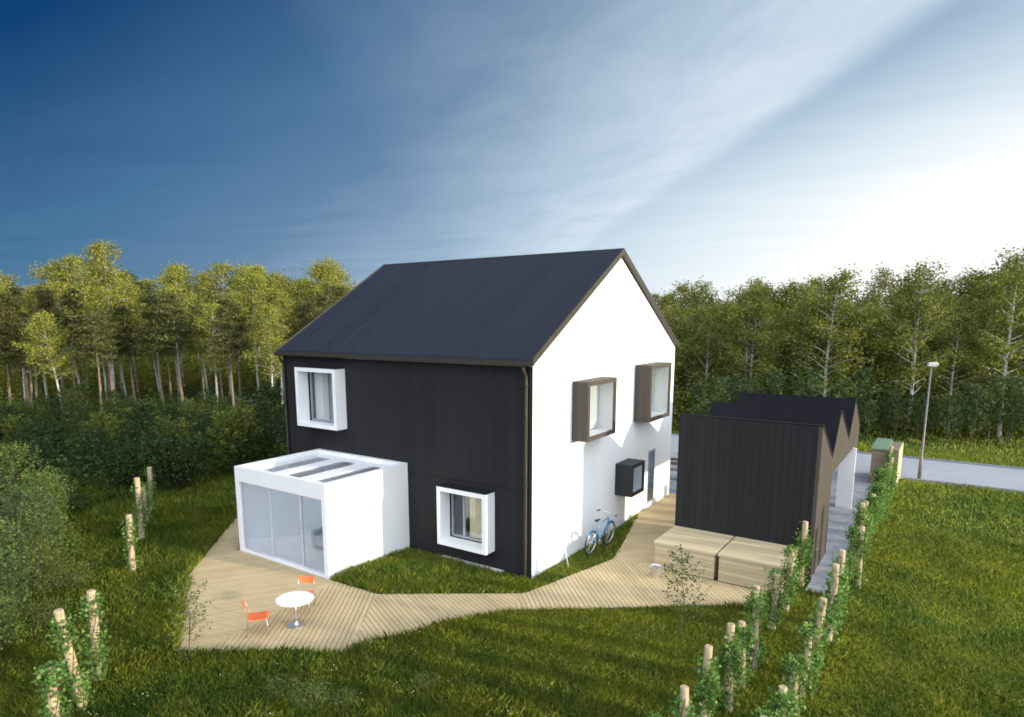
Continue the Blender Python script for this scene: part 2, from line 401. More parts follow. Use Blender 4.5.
sky.sun_elevation = R(SUN_EL); sky.sun_rotation = R(90 - SUN_AZ); sky.altitude = 50; sky.air_density = 1.0; sky.dust_density = 0.6; sky.ozone_density = 2.5
tc = nt.nodes.new('ShaderNodeTexCoord'); sep = nt.nodes.new('ShaderNodeSeparateXYZ'); nt.links.new(tc.outputs['Generated'], sep.inputs[0])
X, Y, Z = sep.outputs
zc = math_n(nt, 'MAXIMUM', Z, 0.03)
px = math_n(nt, 'DIVIDE', X, zc); py = math_n(nt, 'DIVIDE', Y, zc)
# veil of thin high cloud, thickening towards the low sky on the sun's side
nd = math_n(nt, 'ADD', math_n(nt, 'ADD', math_n(nt, 'MULTIPLY', X, 0.183), math_n(nt, 'MULTIPLY', Y, 0.2226)), math_n(nt, 'MULTIPLY', Z, -0.9576))
comb = nt.nodes.new('ShaderNodeCombineXYZ'); nt.links.new(px, comb.inputs[0]); nt.links.new(py, comb.inputs[1])
mp = nt.nodes.new('ShaderNodeMapping'); mp.inputs['Rotation'].default_value = (0, 0, R(75)); mp.inputs['Scale'].default_value = (0.5, 1.3, 1)
nt.links.new(comb.outputs[0], mp.inputs[0])
cn = nt.nodes.new('ShaderNodeTexNoise'); cn.inputs['Scale'].default_value = 0.8; cn.inputs['Detail'].default_value = 8; cn.inputs['Roughness'].default_value = 0.6; cn.inputs['Distortion'].default_value = 0.4
nt.links.new(mp.outputs[0], cn.inputs['Vector'])
cn2 = nt.nodes.new('ShaderNodeTexNoise'); cn2.inputs['Scale'].default_value = 1.5; cn2.inputs['Detail'].default_value = 10; cn2.inputs['Roughness'].default_value = 0.66
ta = math_n(nt, 'ADD', math_n(nt, 'MULTIPLY', px, 0.579), math_n(nt, 'MULTIPLY', py, -0.815))
tb = math_n(nt, 'ADD', math_n(nt, 'MULTIPLY', px, -0.815), math_n(nt, 'MULTIPLY', py, -0.579))
comb2 = nt.nodes.new('ShaderNodeCombineXYZ')
nt.links.new(math_n(nt, 'MULTIPLY', ta, 0.55), comb2.inputs[0]); nt.links.new(math_n(nt, 'ADD', math_n(nt, 'MULTIPLY', tb, 1.3), math_n(nt, 'MULTIPLY', ta, 0.25)), comb2.inputs[1])
nt.links.new(comb2.outputs[0], cn2.inputs['Vector']); cn2.inputs['Distortion'].default_value = 0.5
def maprange(v, a, b, c=0.0, d=1.0, smooth=True):
    n = nt.nodes.new('ShaderNodeMapRange'); n.interpolation_type = 'SMOOTHSTEP' if smooth else 'LINEAR'
    nt.links.new(v, n.inputs[0]); n.inputs[1].default_value = a; n.inputs[2].default_value = b; n.inputs[3].default_value = c; n.inputs[4].default_value = d
    return n.outputs[0]
lin = math_n(nt, 'ADD', math_n(nt, 'ADD', math_n(nt, 'MULTIPLY', X, 0.614), math_n(nt, 'MULTIPLY', Y, 0.286)), math_n(nt, 'ADD', math_n(nt, 'MULTIPLY', Z, -0.93), 0.75))
lin = math_n(nt, 'ADD', lin, math_n(nt, 'MULTIPLY', math_n(nt, 'SUBTRACT', cn.outputs[0], 0.5), 0.10))
wedge = math_n(nt, 'MULTIPLY', math_n(nt, 'MULTIPLY', math_n(nt, 'SUBTRACT', 1.0, maprange(math_n(nt, 'ADD', math_n(nt, 'MULTIPLY', math_n(nt, 'ADD', px, 0.16), -0.815), math_n(nt, 'MULTIPLY', math_n(nt, 'SUBTRACT', py, 2.79), -0.579)), -0.1, 0.15)), maprange(Z, 0.12, 0.34)), 0.17)
lin = math_n(nt, 'SUBTRACT', lin, wedge)
KS = 6.8
def kc(r, g, b): return (r*KS/10, g*KS/10, b*KS/10)
base = ramp(nt, math_n(nt, 'MINIMUM', lin, 1.0), [(0.0, kc(.003, .040, .135)), (0.2, kc(.060, .150, .280)), (0.33, kc(.12, .22, .35)), (0.52, kc(.34, .46, .60)), (0.70, kc(.66, .77, .84)), (0.87, kc(1.0, 1.0, .99))])
# cirrus band: straight sharp edge on one side, feathered on the other
s_ = math_n(nt, 'ADD', math_n(nt, 'MULTIPLY', math_n(nt, 'ADD', px, 0.16), -0.815), math_n(nt, 'MULTIPLY', math_n(nt, 'SUBTRACT', py, 2.79), -0.579))
s_ = math_n(nt, 'ADD', s_, math_n(nt, 'MULTIPLY', math_n(nt, 'SUBTRACT', cn2.outputs[0], 0.5), 0.30))
edge = maprange(s_, -0.02, 0.26)
fade = ramp(nt, maprange(s_, 0.0, 2.2, smooth=False), [(0, (1.0,)*3), (0.16, (0.85,)*3), (0.5, (0.35,)*3), (1, (0.0,)*3)])
tex = maprange(cn2.outputs[0], 0.32, 0.68, 0.40, 1.0)
band = math_n(nt, 'MULTIPLY', math_n(nt, 'MULTIPLY', edge, fade), tex)
band = math_n(nt, 'MULTIPLY', band, maprange(Z, 0.02, 0.12))
band = math_n(nt, 'MULTIPLY', band, 0.66)
col = mixc(nt, 1.0, base, (10.0, 10.0, 10.0), 'MULTIPLY')
col = mixc(nt, band, col, (0.78*KS, 0.86*KS, 0.93*KS))
skyc = mixc(nt, 1.0, sky.outputs[0], (0.02, 0.04, 0.07), 'MULTIPLY')
col = mixc(nt, 1.0, col, skyc, 'ADD')
# added fill: unseen bright sky behind the camera and sunward, lifts shaded walls
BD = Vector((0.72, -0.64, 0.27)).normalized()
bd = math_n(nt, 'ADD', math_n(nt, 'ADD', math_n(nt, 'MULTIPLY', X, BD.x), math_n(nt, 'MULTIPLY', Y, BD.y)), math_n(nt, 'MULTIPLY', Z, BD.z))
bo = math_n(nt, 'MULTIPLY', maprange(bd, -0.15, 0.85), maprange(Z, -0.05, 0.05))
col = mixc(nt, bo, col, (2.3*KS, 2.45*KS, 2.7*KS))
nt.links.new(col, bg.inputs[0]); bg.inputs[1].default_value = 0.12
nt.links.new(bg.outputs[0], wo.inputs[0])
scene.view_settings.view_transform = 'Standard'; scene.view_settings.look = 'None'
scene.view_settings.exposure = 0.34; scene.view_settings.gamma = 1.0

# ------------------------------------------------------------------ ground, deck, road
DECK = [(-12.9, -0.35), (-11.76, -1.18), (-7.92, -5.28), (-4.07, -7.85), (-1.15, -5.88), (-1.02, -5.42), (-0.23, -3.66), (0.49, -2.25), (0.70, -2.04), (5.22, 1.49), (5.95, 2.30),
        (5.95, 4.30), (2.40, 4.30), (2.40, 10.6), (0.03, 10.6), (0.03, 7.35), (0.84, 4.29), (1.25, 2.53), (0.46, -0.86), (0.37, -1.07), (-2.67, -3.22), (-4.14, -3.277), (-8.60, -3.277), (-8.60, -0.35)]
def inpoly(x, y, P):
    x = np.asarray(x); y = np.asarray(y); r = np.zeros(x.shape, bool); n = len(P)
    for i in range(n):
        x0, y0 = P[i]; x1, y1 = P[(i+1) % n]
        if y0 == y1: continue
        c = ((y0 > y) != (y1 > y)) & (x < (x1-x0)*(y-y0)/(y1-y0)+x0); r ^= c
    return r
def gh(x, y):
    """ground height"""
    x = np.asarray(x, float); y = np.asarray(y, float)
    far = np.clip((np.hypot(x+1, y-2)-13)/25, 0, 1)
    return far*0.25*(np.sin(x*0.21+1)*np.cos(y*0.17)+0.3*np.sin(x*0.5+y*0.4)) * np.clip((np.abs(y-21.6)-6)/6, 0, 1) * np.clip((28-x)/20, 0, 1)
nx = 200
gx = np.concatenate([[-900,-400,-200], np.linspace(-90, 90, nx), [200,400,900]]); gy = gx.copy() + 10
GX, GY = np.meshgrid(gx, gy, indexing='ij'); GZ = gh(GX, GY) - 0.02
GZ[(np.abs(GX)>91)|(np.abs(GY-10)>91)] = -0.02
vv = np.stack([GX, GY, GZ], -1).reshape(-1,3); k = len(gx)
g = MB(); g.v = [tuple(p) for p in vv]; g.f = [(i*k+j, (i+1)*k+j, (i+1)*k+j+1, i*k+j+1) for i in range(k-1) for j in range(k-1)]
structure(g.build('ground', M['ground'], smooth=True))

def clip(poly, a, b, c):
    """keep a*x+b*y>=c"""
    out = []
    for i in range(len(poly)):
        p, q = poly[i], poly[(i+1) % len(poly)]
        dp, dq = a*p[0]+b*p[1]-c, a*q[0]+b*q[1]-c
        if dp >= 0: out.append(p)
        if (dp >= 0) != (dq >= 0):
            t = dp/(dp-dq); out.append((p[0]+t*(q[0]-p[0]), p[1]+t*(q[1]-p[1])))
    return out
regions = [
    ([(-12.9, -0.35), (-11.76, -1.18), (-7.92, -5.28), (-4.07, -7.85), (-3.64, -7.56), (-4.14, -3.277), (-8.60, -3.277), (-8.60, -0.35)], 57),
    ([(-4.14, -3.277), (-3.64, -7.56), (-1.15, -5.88), (-1.12, -5.70), (-2.67, -3.22)], 125),
    ([(-2.67, -3.22), (-1.12, -5.70), (-1.02, -5.42), (-0.23, -3.66), (0.49, -2.25), (0.70, -2.04), (0.37, -1.07)], -27),
    ([(0.37, -1.07), (0.70, -2.04), (5.22, 1.49), (5.95, 2.30), (5.95, 2.56), (2.40, 2.60), (1.25, 2.53), (0.46, -0.86)], -47),
    ([(1.25, 2.53), (2.40, 2.60), (2.40, 10.6), (0.03, 10.6), (0.03, 7.35), (0.84, 4.29)], 45),
]
dk = MB(); PITCH = 0.118; GAP = 0.017
for poly, ang_ in regions:
    a = R(ang_); nx_, ny_ = -math.sin(a), math.cos(a)
    ds = [nx_*p[0]+ny_*p[1] for p in poly]
    i0 = int(min(ds)//PITCH) - 1; i1 = int(max(ds)//PITCH) + 1
    for i in range(i0, i1+1):
        lo, hi = i*PITCH, (i+1)*PITCH - GAP
        q = clip(clip(poly, nx_, ny_, lo), -nx_, -ny_, -hi)
        if len(q) < 3: continue
        # drop duplicates
        qq = [q[0]]
        for p in q[1:]:
            if math.hypot(p[0]-qq[-1][0], p[1]-qq[-1][1]) > 1e-4: qq.append(p)
        if len(qq) > 2 and math.hypot(qq[0][0]-qq[-1][0], qq[0][1]-qq[-1][1]) < 1e-4: qq.pop()
        if len(qq) < 3: continue
        ar = sum(qq[j][0]*qq[(j+1)%len(qq)][1]-qq[(j+1)%len(qq)][0]*qq[j][1] for j in range(len(qq)))
        if abs(ar) < 1e-3: continue
        dk.prism(qq, 2, 0.030, 0.062)
deck = dk.build('deck', M['deck']); structure(deck)
ub = MB(); ub.prism(DECK, 2, -0.03, 0.026)
structure(ub.build('deck_underframe', M['deck_gap']))
structure(MB().box(-140, 18.9, -0.05, 140, 24.0, 0.012).build('road', M['road']))
kb = MB().box(7.5, 18.72, -0.05, 140, 18.9, 0.10); kb.box(-140, 24.0, -0.05, 140, 24.14, 0.09); kb.box(-140, 18.72, -0.05, -9.2, 18.9, 0.10)
structure(kb.build('kerb', M['kerb'], bevel=0.01))
structure(MB().prism([(6.30,3.40),(6.92,3.40),(6.92,18.9),(-9,18.9),(-9,14.6),(-4,12.6),(0.03,10.62),(2.40,10.62),(2.40,4.36),(6.30,4.36)][::-1], 2, -0.04, 0.018).build('driveway', M['paving']))
structure(MB().box(-3.1, -0.12, -0.03, -0.9, -0.004, 0.055).build('plinth_strip', M['plinth'], bevel=0.01))

# ------------------------------------------------------------------ house
HL, HW, HE, HR, YR = 10.165, 10.44, 5.93, 8.99, 5.22
house = thing('house', 'tall gabled house with dark long wall, white gable and dark metal roof', 'house')
def wall(axis, pos, t, a0, a1, z0, z1, holes):
    """wall slab on plane axis=pos, thickness t (signed, inward), with rectangular holes (a0,a1,z0,z1); outer, inner and reveal faces"""
    A = sorted({a0, a1} | {h[0] for h in holes} | {h[1] for h in holes}); Zs = sorted({z0, z1} | {h[2] for h in holes} | {h[3] for h in holes})
    mb = MB(); idx = {}
    def V(a, z, s):
        key = (round(a,4), round(z,4), s)
        if key not in idx:
            p = pos + (t if s else 0)
            mb.v.append((p, a, z) if axis == 0 else (a, p, z)); idx[key] = len(mb.v)-1
        return idx[key]
    solid = {}
    for i in range(len(A)-1):
        for j in range(len(Zs)-1):
            ca, cz = (A[i]+A[i+1])/2, (Zs[j]+Zs[j+1])/2
            solid[i,j] = not any(h[0] < ca < h[1] and h[2] < cz < h[3] for h in holes)
    for (i,j), ok in solid.items():
        if not ok: continue
        for s in (0,1): mb.f.append((V(A[i],Zs[j],s), V(A[i+1],Zs[j],s), V(A[i+1],Zs[j+1],s), V(A[i],Zs[j+1],s)))
        for di,dj,e in ((-1,0,((A[i],Zs[j]),(A[i],Zs[j+1]))),(1,0,((A[i+1],Zs[j]),(A[i+1],Zs[j+1]))),(0,-1,((A[i],Zs[j]),(A[i+1],Zs[j]))),(0,1,((A[i],Zs[j+1]),(A[i+1],Zs[j+1])))):
            if not solid.get((i+di,j+dj), False):
                (p,q),(r_,s_) = e
                mb.f.append((V(p,q,0),V(r_,s_,0),V(r_,s_,1),V(p,q,1)))
    return mb
wb = [(-9.035,-7.085,3.522,5.486), (-2.972,-1.226,0.556,2.29)]
gb = [(2.174,4.075,3.53,5.26), (6.656,8.567,3.525,5.46), (5.267,6.319,1.20,2.269)]
T = 0.13
def inset(h, t): return (h[0]+t, h[1]-t, h[2]+t, h[3]-t)
wall(1, 0.0, 0.28, -HL, -0.002, -0.03, HE, [inset(h, T) for h in wb] + [(-7.9,-5.0,0.1,2.3)]).build('front_wall', M['dark_clad'], house)
DOOR = (8.12, 8.79, 0.20, 2.22)
gmb = wall(0, 0.0, -0.28, 0.282-0.28, HW, -0.03, HE, [inset(h, T) for h in gb] + [DOOR])
gmb.prism([(0.0, HE+0.0005), (HW, HE+0.0005), (YR, HR-0.04)], 0, -0.28, 0.0)
gmb.build('gable_wall', M['white'], house)
bk = wall(0, -HL, 0.28, 0.285, HW, -0.03, HE, []); bk.prism([(0.0, HE+0.0005), (HW, HE+0.0005), (YR, HR-0.04)], 0, -HL, -HL+0.28)
bk.build('gable_wall', M['white'], house)
wall(1, HW, -0.28, -HL+0.285, -0.285, -0.03, HE, []).build('rear_wall', M['dark_clad'], house)
fl = MB().box(-HL+0.3, 0.3, 0.02, -0.3, HW-0.3, 0.06); fl.box(-HL+0.3, 0.3, 2.75, -0.3, HW-0.3, 3.0); fl.box(-HL+0.3, 0.3, 5.98, -0.3, HW-0.3, 6.04)
fl.box(-5.2, 0.3, 0.06, -5.1, HW-0.3, 2.75); fl.box(-5.2, 0.3, 3.0, -5.1, HW-0.3, 5.98)
fl.build('floors', M['interior'], house)
# roof: slab along each slope
sl_ = (HR-HE)/YR; th = 0.14; oh = 0.16; ex = 0.07
def slope_z(y): return HE + 0.02 + sl_*(y if y <= YR else 2*YR-y)
rf = MB()
yA = -oh; zA = HE+0.02 - sl_*oh
rf.prism([(yA, zA), (YR, HR+0.02), (YR, HR+0.02+th*1.17), (yA, zA+th*1.17)], 0, -HL-ex, ex)
roof = rf.build('roof', M['roof'], house)
r2 = MB(); r2.prism([(2*YR-yA, zA), (YR+0.0015, HR+0.02), (YR+0.0015, HR+0.02+th*1.17), (2*YR-yA, zA+th*1.17)], 0, -HL-ex, ex)
r2.build('roof', M['roof'], house)
sm = MB()
for i in range(1, 11):
    x = -HL-ex + i*(HL+2*ex)/11.0
    for sgn in (0, 1):
        f = (lambda y: y) if sgn == 0 else (lambda y: 2*YR-y)
        ztop = lambda y: HE+0.02+sl_*y+th*1.17
        sm.prism([(f(yA+0.004), ztop(yA)+0.003), (f(YR-0.02), ztop(YR-0.02)+0.003), (f(YR-0.02), ztop(YR-0.02)+0.008), (f(yA+0.004), ztop(yA)+0.008)], 0, x-0.006, x+0.006)
sm.build('roof_seam', M['roof_seam'], roof)
# verge trim on both gables, ridge cap
for xx, s in ((0, 1), (-HL, -1)):
    v = MB()
    for sgn in (0, 1):
        f = (lambda y: y) if sgn == 0 else (lambda y: 2*YR-y)
        e = 0.0 if sgn == 0 else 0.002
        v.prism([(f(yA-0.01), zA-0.01), (f(YR-e), HR+0.01), (f(YR-e), HR+0.02+th*1.17+0.03), (f(yA-0.01), zA+th*1.17+0.03)], 0, xx+s*(ex+0.002), xx+s*(ex+0.045))
    v.build('verge_trim', M['brown_metal'], roof)
MB().prism([(YR-0.16, HR+0.09), (YR, HR+0.19), (YR+0.16, HR+0.09), (YR, HR+0.215)], 0, -HL-ex-0.01, ex+0.01).build('ridge_cap', M['roof_seam'], roof)
# gutter with joints and fascia
gt = MB(); yg = yA-0.012; zg = zA+0.02
prof = [(yg-0.13, zg+0.08), (yg-0.13, zg-0.01), (yg-0.10, zg-0.05), (yg-0.02, zg-0.05), (yg, zg-0.01), (yg, zg+0.08), (yg-0.015, zg+0.08), (yg-0.015, zg-0.0), (yg-0.03, zg-0.03), (yg-0.09, zg-0.03), (yg-0.115, zg), (yg-0.115, zg+0.08)]
gt.prism(prof, 0, -HL-ex-0.03, ex+0.03)
for i in range(12):
    x = -HL + 0.3 + i*0.86
    gt.box(x, yg-0.136, zg-0.056, x+0.03, yg+0.0, zg-0.051); gt.box(x, yg-0.137, zg-0.05, x+0.03, yg-0.132, zg+0.085)
gt.build('gutter', M['brown_metal'], house)
for x in (-0.16, -HL+0.10):
    d = MB().tube([(x, yg-0.06, zg-0.03), (x, yg-0.05, zg-0.12), (x, -0.09, zg-0.32), (x, -0.075, zg-0.45), (x, -0.075, 0.12), (x, -0.12, 0.03)], 0.045, 12)
    for z in (1.0, 2.6, 4.3, 5.3): d.box(x-0.055, -0.13, z, x+0.055, -0.002, z+0.035)
    d.build('downpipe', M['brown_metal'], house, smooth=False)
# dark corner trim
MB().box(-0.09, -0.022, -0.03, 0.004, 0.0-0.003, HE-0.12).build('corner_trim', M['dark_metal'], house)

def bay_front(h, depth, cap):
    """white box window on the dark wall (plane y=0), projecting towards -y"""
    a0, a1, z0, z1 = h; f = MB()
    f.box(a0, -depth, z0, a0+T, 0.14, z1); f.box(a1-T, -depth, z0, a1, 0.14, z1)
    f.box(a0+T, -depth, z0, a1-T, 0.14, z0+T); f.box(a0+T, -depth, z1-T, a1-T, 0.14, z1)
    b = thing('bay_window', None, None); b.parent = house
    return f, b
def glazing_y(b, a0, a1, z0, z1, y, ft=0.06, mull=None, curtain=None, cm='curtain'):
    fr = MB(); fr.box(a0, y, z0, a0+ft, y+0.06, z1); fr.box(a1-ft, y, z0, a1, y+0.06, z1)
    fr.box(a0+ft, y, z0, a1-ft, y+0.06, z0+ft); fr.box(a0+ft, y, z1-ft, a1-ft, y+0.06, z1)
    if mull: fr.box(mull-ft/2, y+0.001, z0+ft, mull+ft/2, y+0.059, z1-ft)
    fr.build('window_frame', M['grey_frame'], b)
    MB().box(a0+ft, y+0.024, z0+ft, a1-ft, y+0.032, z1-ft).build('pane', M['glass'], b)
    if curtain:
        c = MB(); n = 40; c0, c1 = curtain; vs = []
        for i in range(n+1):
            x = c0+(c1-c0)*i/n; yy = y+0.16+0.03*math.sin(i*1.3)
            vs += [(x, yy, z0+0.02), (x, yy, z1-0.02)]
        c.add(vs, [(2*i, 2*i+2, 2*i+3, 2*i+1) for i in range(n)]); c.build('curtain', M[cm], b, smooth=True)
for i, (h, dep) in enumerate(zip(wb, (0.436, 0.441))):
    f = MB(); a0, a1, z0, z1 = h; zt = z1
    f.box(a0, -dep, z0, a0+T, 0.14, zt); f.box(a1-T, -dep, z0, a1, 0.14, zt)
    f.box(a0+T, -dep, z0, a1-T, 0.14, z0+T); f.box(a0+T, -dep, zt-T, a1-T, 0.14, zt)
    b = f.build('bay_window', M['white_paint'], house)
    b['label'] = ('white box window high on the dark wall', 'white box window low on the dark wall')[i]
    MB().box(a0-0.012, -dep-0.005, z1+0.002, a1+0.012, -0.004, z1+0.022).build('cover_strip', M['dark_metal'], b)
    glazing_y(b, a0+T+0.002, a1-T-0.002, z0+T+0.002, z1-T-0.002, 0.07, mull=(a0+(a1-a0)*0.52 if i == 0 else a0+(a1-a0)*0.34), curtain=((a0+T+0.05, a0+(a1-a0)*0.60) if i == 0 else (a0+(a1-a0)*0.40, a0+(a1-a0)*0.84)), cm=('curtain' if i == 0 else 'cream'))  # low window: cream sheet added in place of the bright view inside
def bay_gable(h, dep, side_m, front_m, lab, tf):
    a0, a1, z0, z1 = h
    f = MB()
    f.box(-0.14, a0, z0, dep, a0+tf, z1); f.box(-0.14, a1-tf, z0, dep, a1, z1)
    f.box(-0.14, a0+tf, z0, dep, a1-tf, z0+tf); f.box(-0.14, a0+tf, z1-tf, dep, a1-tf, z1)
    b = f.build('bay_window', side_m, house); b['label'] = lab
    li = MB(); e = 0.012
    li.box(-0.13, a0+tf+0.001, z0+tf+0.001, dep-0.05, a0+tf+e, z1-tf-0.001); li.box(-0.13, a1-tf-e, z0+tf+0.001, dep-0.05, a1-tf-0.001, z1-tf-0.001)
    li.box(-0.13, a0+tf+e, z0+tf+0.001, dep-0.05, a1-tf-e, z0+tf+e); li.box(-0.13, a0+tf+e, z1-tf-e, dep-0.05, a1-tf-e, z1-tf-0.001)
    li.build('reveal_lining', M['white_paint'], b)
    MB().box(dep-0.03, a0+tf+0.001, z0+tf+0.001, dep-0.022, a1-tf-0.001, z1-tf-0.001).build('pane', M['glass'], b)
    c = MB(); n = 46; vs = []
    for i in range(n+1):
        y = a0+tf+0.02+(a1-a0-2*tf-0.04)*i/n; x = -0.02+0.025*math.sin(i*1.25)
        vs += [(x, y, z0+tf+0.03), (x, y, z1-tf-0.02)]
    c.add(vs, [(2*i, 2*i+2, 2*i+3, 2*i+1) for i in range(n)]); c.build('curtain', M['curtain'], b, smooth=True)
bay_gable(gb[0], 0.513, M['brown_boards_x'], None, 'brown box window on the white gable, nearer one of the upper pair', 0.13)
bay_gable(gb[1], 0.582, M['brown_boards_x'], None, 'brown box window on the white gable, farther one of the upper pair', 0.13)
bay_gable(gb[2], 0.605, M['dark_metal'], None, 'small black box window low on the white gable', 0.11)
d0, d1, e0, e1 = DOOR
df = MB(); df.box(-0.08, d0+0.002, e0+0.002, 0.006, d0+0.05, e1-0.002); df.box(-0.08, d1-0.05, e0+0.002, 0.006, d1-0.002, e1-0.002)
df.box(-0.08, d0+0.05, e0+0.002, 0.006, d1-0.05, e0+0.07); df.box(-0.08, d0+0.05, e1-0.07, 0.006, d1-0.05, e1-0.002)
door = df.build('door', M['grey_frame'], house)
MB().box(-0.022, d0+0.05, e0+0.07, -0.016, d1-0.05, e1-0.07).build('pane', M['glass_blue'], door)
MB().tube([(-0.03, d1-0.09, 1.0), (0.02, d1-0.09, 1.0), (0.02, d1-0.20, 1.0)], 0.012).build('handle', M['steel'], door)

# ------------------------------------------------------------------ sunroom
AX0, AX1, AD, AH = -8.501, -4.471, 3.271, 2.712
sun_r = thing('sunroom', 'white box sunroom with glass sliding doors and glazed roof against the dark house', 'sunroom')
w = MB()
pt = 0.16
w.box(AX1-pt, -AD, -0.03, AX1, -0.006, AH); w.build('side_wall', M['white_boards'], sun_r); w = MB()
w.box(AX0, -AD, -0.03, AX0+pt, -0.006, AH)                  # left wall
w.build('side_wall', M['white_boards'], sun_r)
fr = MB(); fr.box(AX0+pt+0.001, -AD+0.002, 2.27, AX1-pt-0.001, -AD+0.16, AH); MB().box(AX0+pt+0.001, -AD+0.002, -0.03, AX1-pt-0.001, -AD+0.16, 0.12).build('threshold', M['white_paint'], sun_r)
fr.build('front_beam', M['white_paint'], sun_r)
MB().box(AX0+pt+0.001, -0.16, 2.27, AX1-pt-0.001, -0.008, AH).build('rear_beam', M['white_paint'], sun_r)
MB().box(AX0+pt+0.001, -AD+0.161, 0.0, AX1-pt-0.001, -0.01, 0.10).build('floor', M['interior_floor'], sun_r)
for x0, x1 in ((-7.25, -6.77), (-6.05, -5.46)):
    MB().box(x0, -AD+0.161, 2.52, x1, -0.162, 2.60).build('roof_beam', M['white_paint'], sun_r)
for x0, x1 in ((AX0+pt+0.002, -7.252), (-6.768, -6.052), (-5.458, AX1-pt-0.002)):
    MB().box(x0, -AD+0.162, 2.575, x1, -0.163, 2.587).build('roof_glazing', M['glass_roof'], sun_r)
xs = [AX0+pt+0.002, -6.96, -5.60, AX1-pt-0.002]
yd = -AD+0.05
for i in range(3):
    x0, x1 = xs[i], xs[i+1]; y = yd + (0.035 if i == 1 else 0)
    z0, z1 = 0.121, 2.269; t = 0.055
    f = MB(); f.box(x0, y, z0, x0+t, y+0.03, z1); f.box(x1-t+ (0.04 if i<2 else 0), y, z0, x1+(0.04 if i<2 else 0), y+0.03, z1)
    f.box(x0+t, y, z0, x1-t, y+0.03, z0+0.07); f.box(x0+t, y, z1-t, x1-t, y+0.03, z1)
    s = f.build('sliding_door', M['lilac_frame'], sun_r)
    MB().box(x0+t, y+0.011, z0+0.07, x1-t+(0.04 if i<2 else 0), y+0.018, z1-t).build('pane', M['glass_door'], s)
# interior linings
li = MB(); li.box(AX0+pt+0.001, -AD+0.165, 0.1, AX0+pt+0.01, -0.17, 2.37); li.build('wall_lining', M['interior'], sun_r); li = MB(); li.box(AX1-pt-0.01, -AD+0.165, 0.1, AX1-pt-0.001, -0.17, 2.37)
li.build('wall_lining', M['interior'], sun_r)
MB().box(AX0+pt+0.012, -0.05, 0.1, AX1-pt-0.012, -0.03, 2.26).build('rear_lining', M['interior'], sun_r)
sf = thing('sofa', 'grey-blue sofa inside the sunroom seen through the glass doors', 'sofa', (-5.75, -1.55, 0.1))
MB().box(-0.85, -0.42, 0.10, 0.85, 0.38, 0.42).build('seat', M['sofa'], sf, bevel=0.04)
MB().box(-0.85, 0.385, 0.10, 0.85, 0.58, 0.80).build('backrest', M['sofa'], sf, bevel=0.04)
for s in (-1, 1): MB().box(min(s*0.855, s*1.0), -0.42, 0.05, max(s*0.855, s*1.0), 0.58, 0.58).build('armrest', M['sofa'], sf, bevel=0.03)

# ------------------------------------------------------------------ saw-tooth shed
SX0, SX1, SY, SE = 2.427, 6.273, 4.333, 12.526
OP = (6.72, 12.505, 2.51)
shed = thing('garage', 'dark carport garage with saw-tooth roof beside the white gable', 'garage')
pf = [(SY, 4.295), (6.476, 3.06), (7.554, 4.295), (9.819, 3.11), (10.832, 4.295), (SE, 3.21)]
MB().box(SX0, SY, -0.03, SX1-0.101, SY+0.10, 4.235).build('front_wall', M['dark_shed'], shed)
MB().box(SX0-0.005, SY-0.006, 4.238, SX1+0.016, SY+0.03, 4.275).build('coping', M['dark_metal'], shed)
def side(x, mtl):
    s = MB(); P = [(SY+0.001, -0.03), (SY+0.001, 4.23)] + [(a, b-0.03) for a, b in pf[1:]] + [(SE, OP[2]), (OP[0], OP[2]), (OP[0], -0.03)]
    P[1] = (SY+0.02, 4.235)
    s.prism(P, 0, x-0.10, x); return s.build('side_wall', mtl, shed)
side(SX1, M['brown_boards_y']); side(SX0+0.101, M['dark_shed'])
rf = MB()
for i in range(5):
    (ya, za), (yb, zb) = pf[i], pf[i+1]
    rf.prism([(ya, za-0.005), (yb, zb-0.005), (yb, zb-0.075), (ya, za-0.075)] , 0, SX0-0.015, SX1-0.0)
rf.build('roof', M['dark_roof'], shed)
vt = MB()
for i in range(5):
    (ya, za), (yb, zb) = pf[i], pf[i+1]
    vt.prism([(ya, za+0.004), (yb, zb+0.004), (yb, zb-0.045), (ya, za-0.045)], 0, SX1+0.002, SX1+0.014)
vt.build('verge_trim', M['dark_metal'], shed)
nw = MB(); nw.box(SX0+0.11, SE-0.12, 2.3, SX1-0.11, SE-0.002, 3.0)
nw.build('rear_beam', M['white_paint'], shed)
MB().box(5.72, SE-0.12, 0.0, SX1-0.02, SE-0.003, 2.29).build('white_panel', M['white_paint'], shed)
lw = MB(); lw.box(SX1-0.112, SY+0.12, 0.02, SX1-0.103, OP[0], 2.9)
lw.build('inner_lining', M['white_paint'], shed)
MB().box(OP[0]*0+4.9, SE-0.08, 0.02, 4.96, SE-0.04, 2.3).build('door_post', M['lilac_frame'], shed)
MB().box(4.96, SE-0.065, 0.02, 5.72, SE-0.055, 2.29).build('glass_panel', M['glass'], shed)

# ------------------------------------------------------------------ storage boxes
def storage(x0, x1, lab):
    t = thing('storage_box', lab, 'storage box', ((x0+x1)/2, 3.46, 0.06), 0, 'pale timber boxes against the garage')
    w_ = (x1-x0)/2; y0, y1 = 2.595-3.46, 4.325-3.46; H = 0.77
    MB().box(-w_+0.035, y0+0.02, 0.0, w_-0.035, y1, H-0.075).build('body', M['box_wood'], t, bevel=0.006)
    MB().box(-w_, y0, H-0.073, w_, y1, H).build('lid', M['box_lid'], t, bevel=0.008)
storage(2.44, 4.185, 'pale timber storage box against the dark garage wall, left of the gap')
storage(4.235, 5.93, 'pale timber storage box against the dark garage wall, next to the ivy posts')

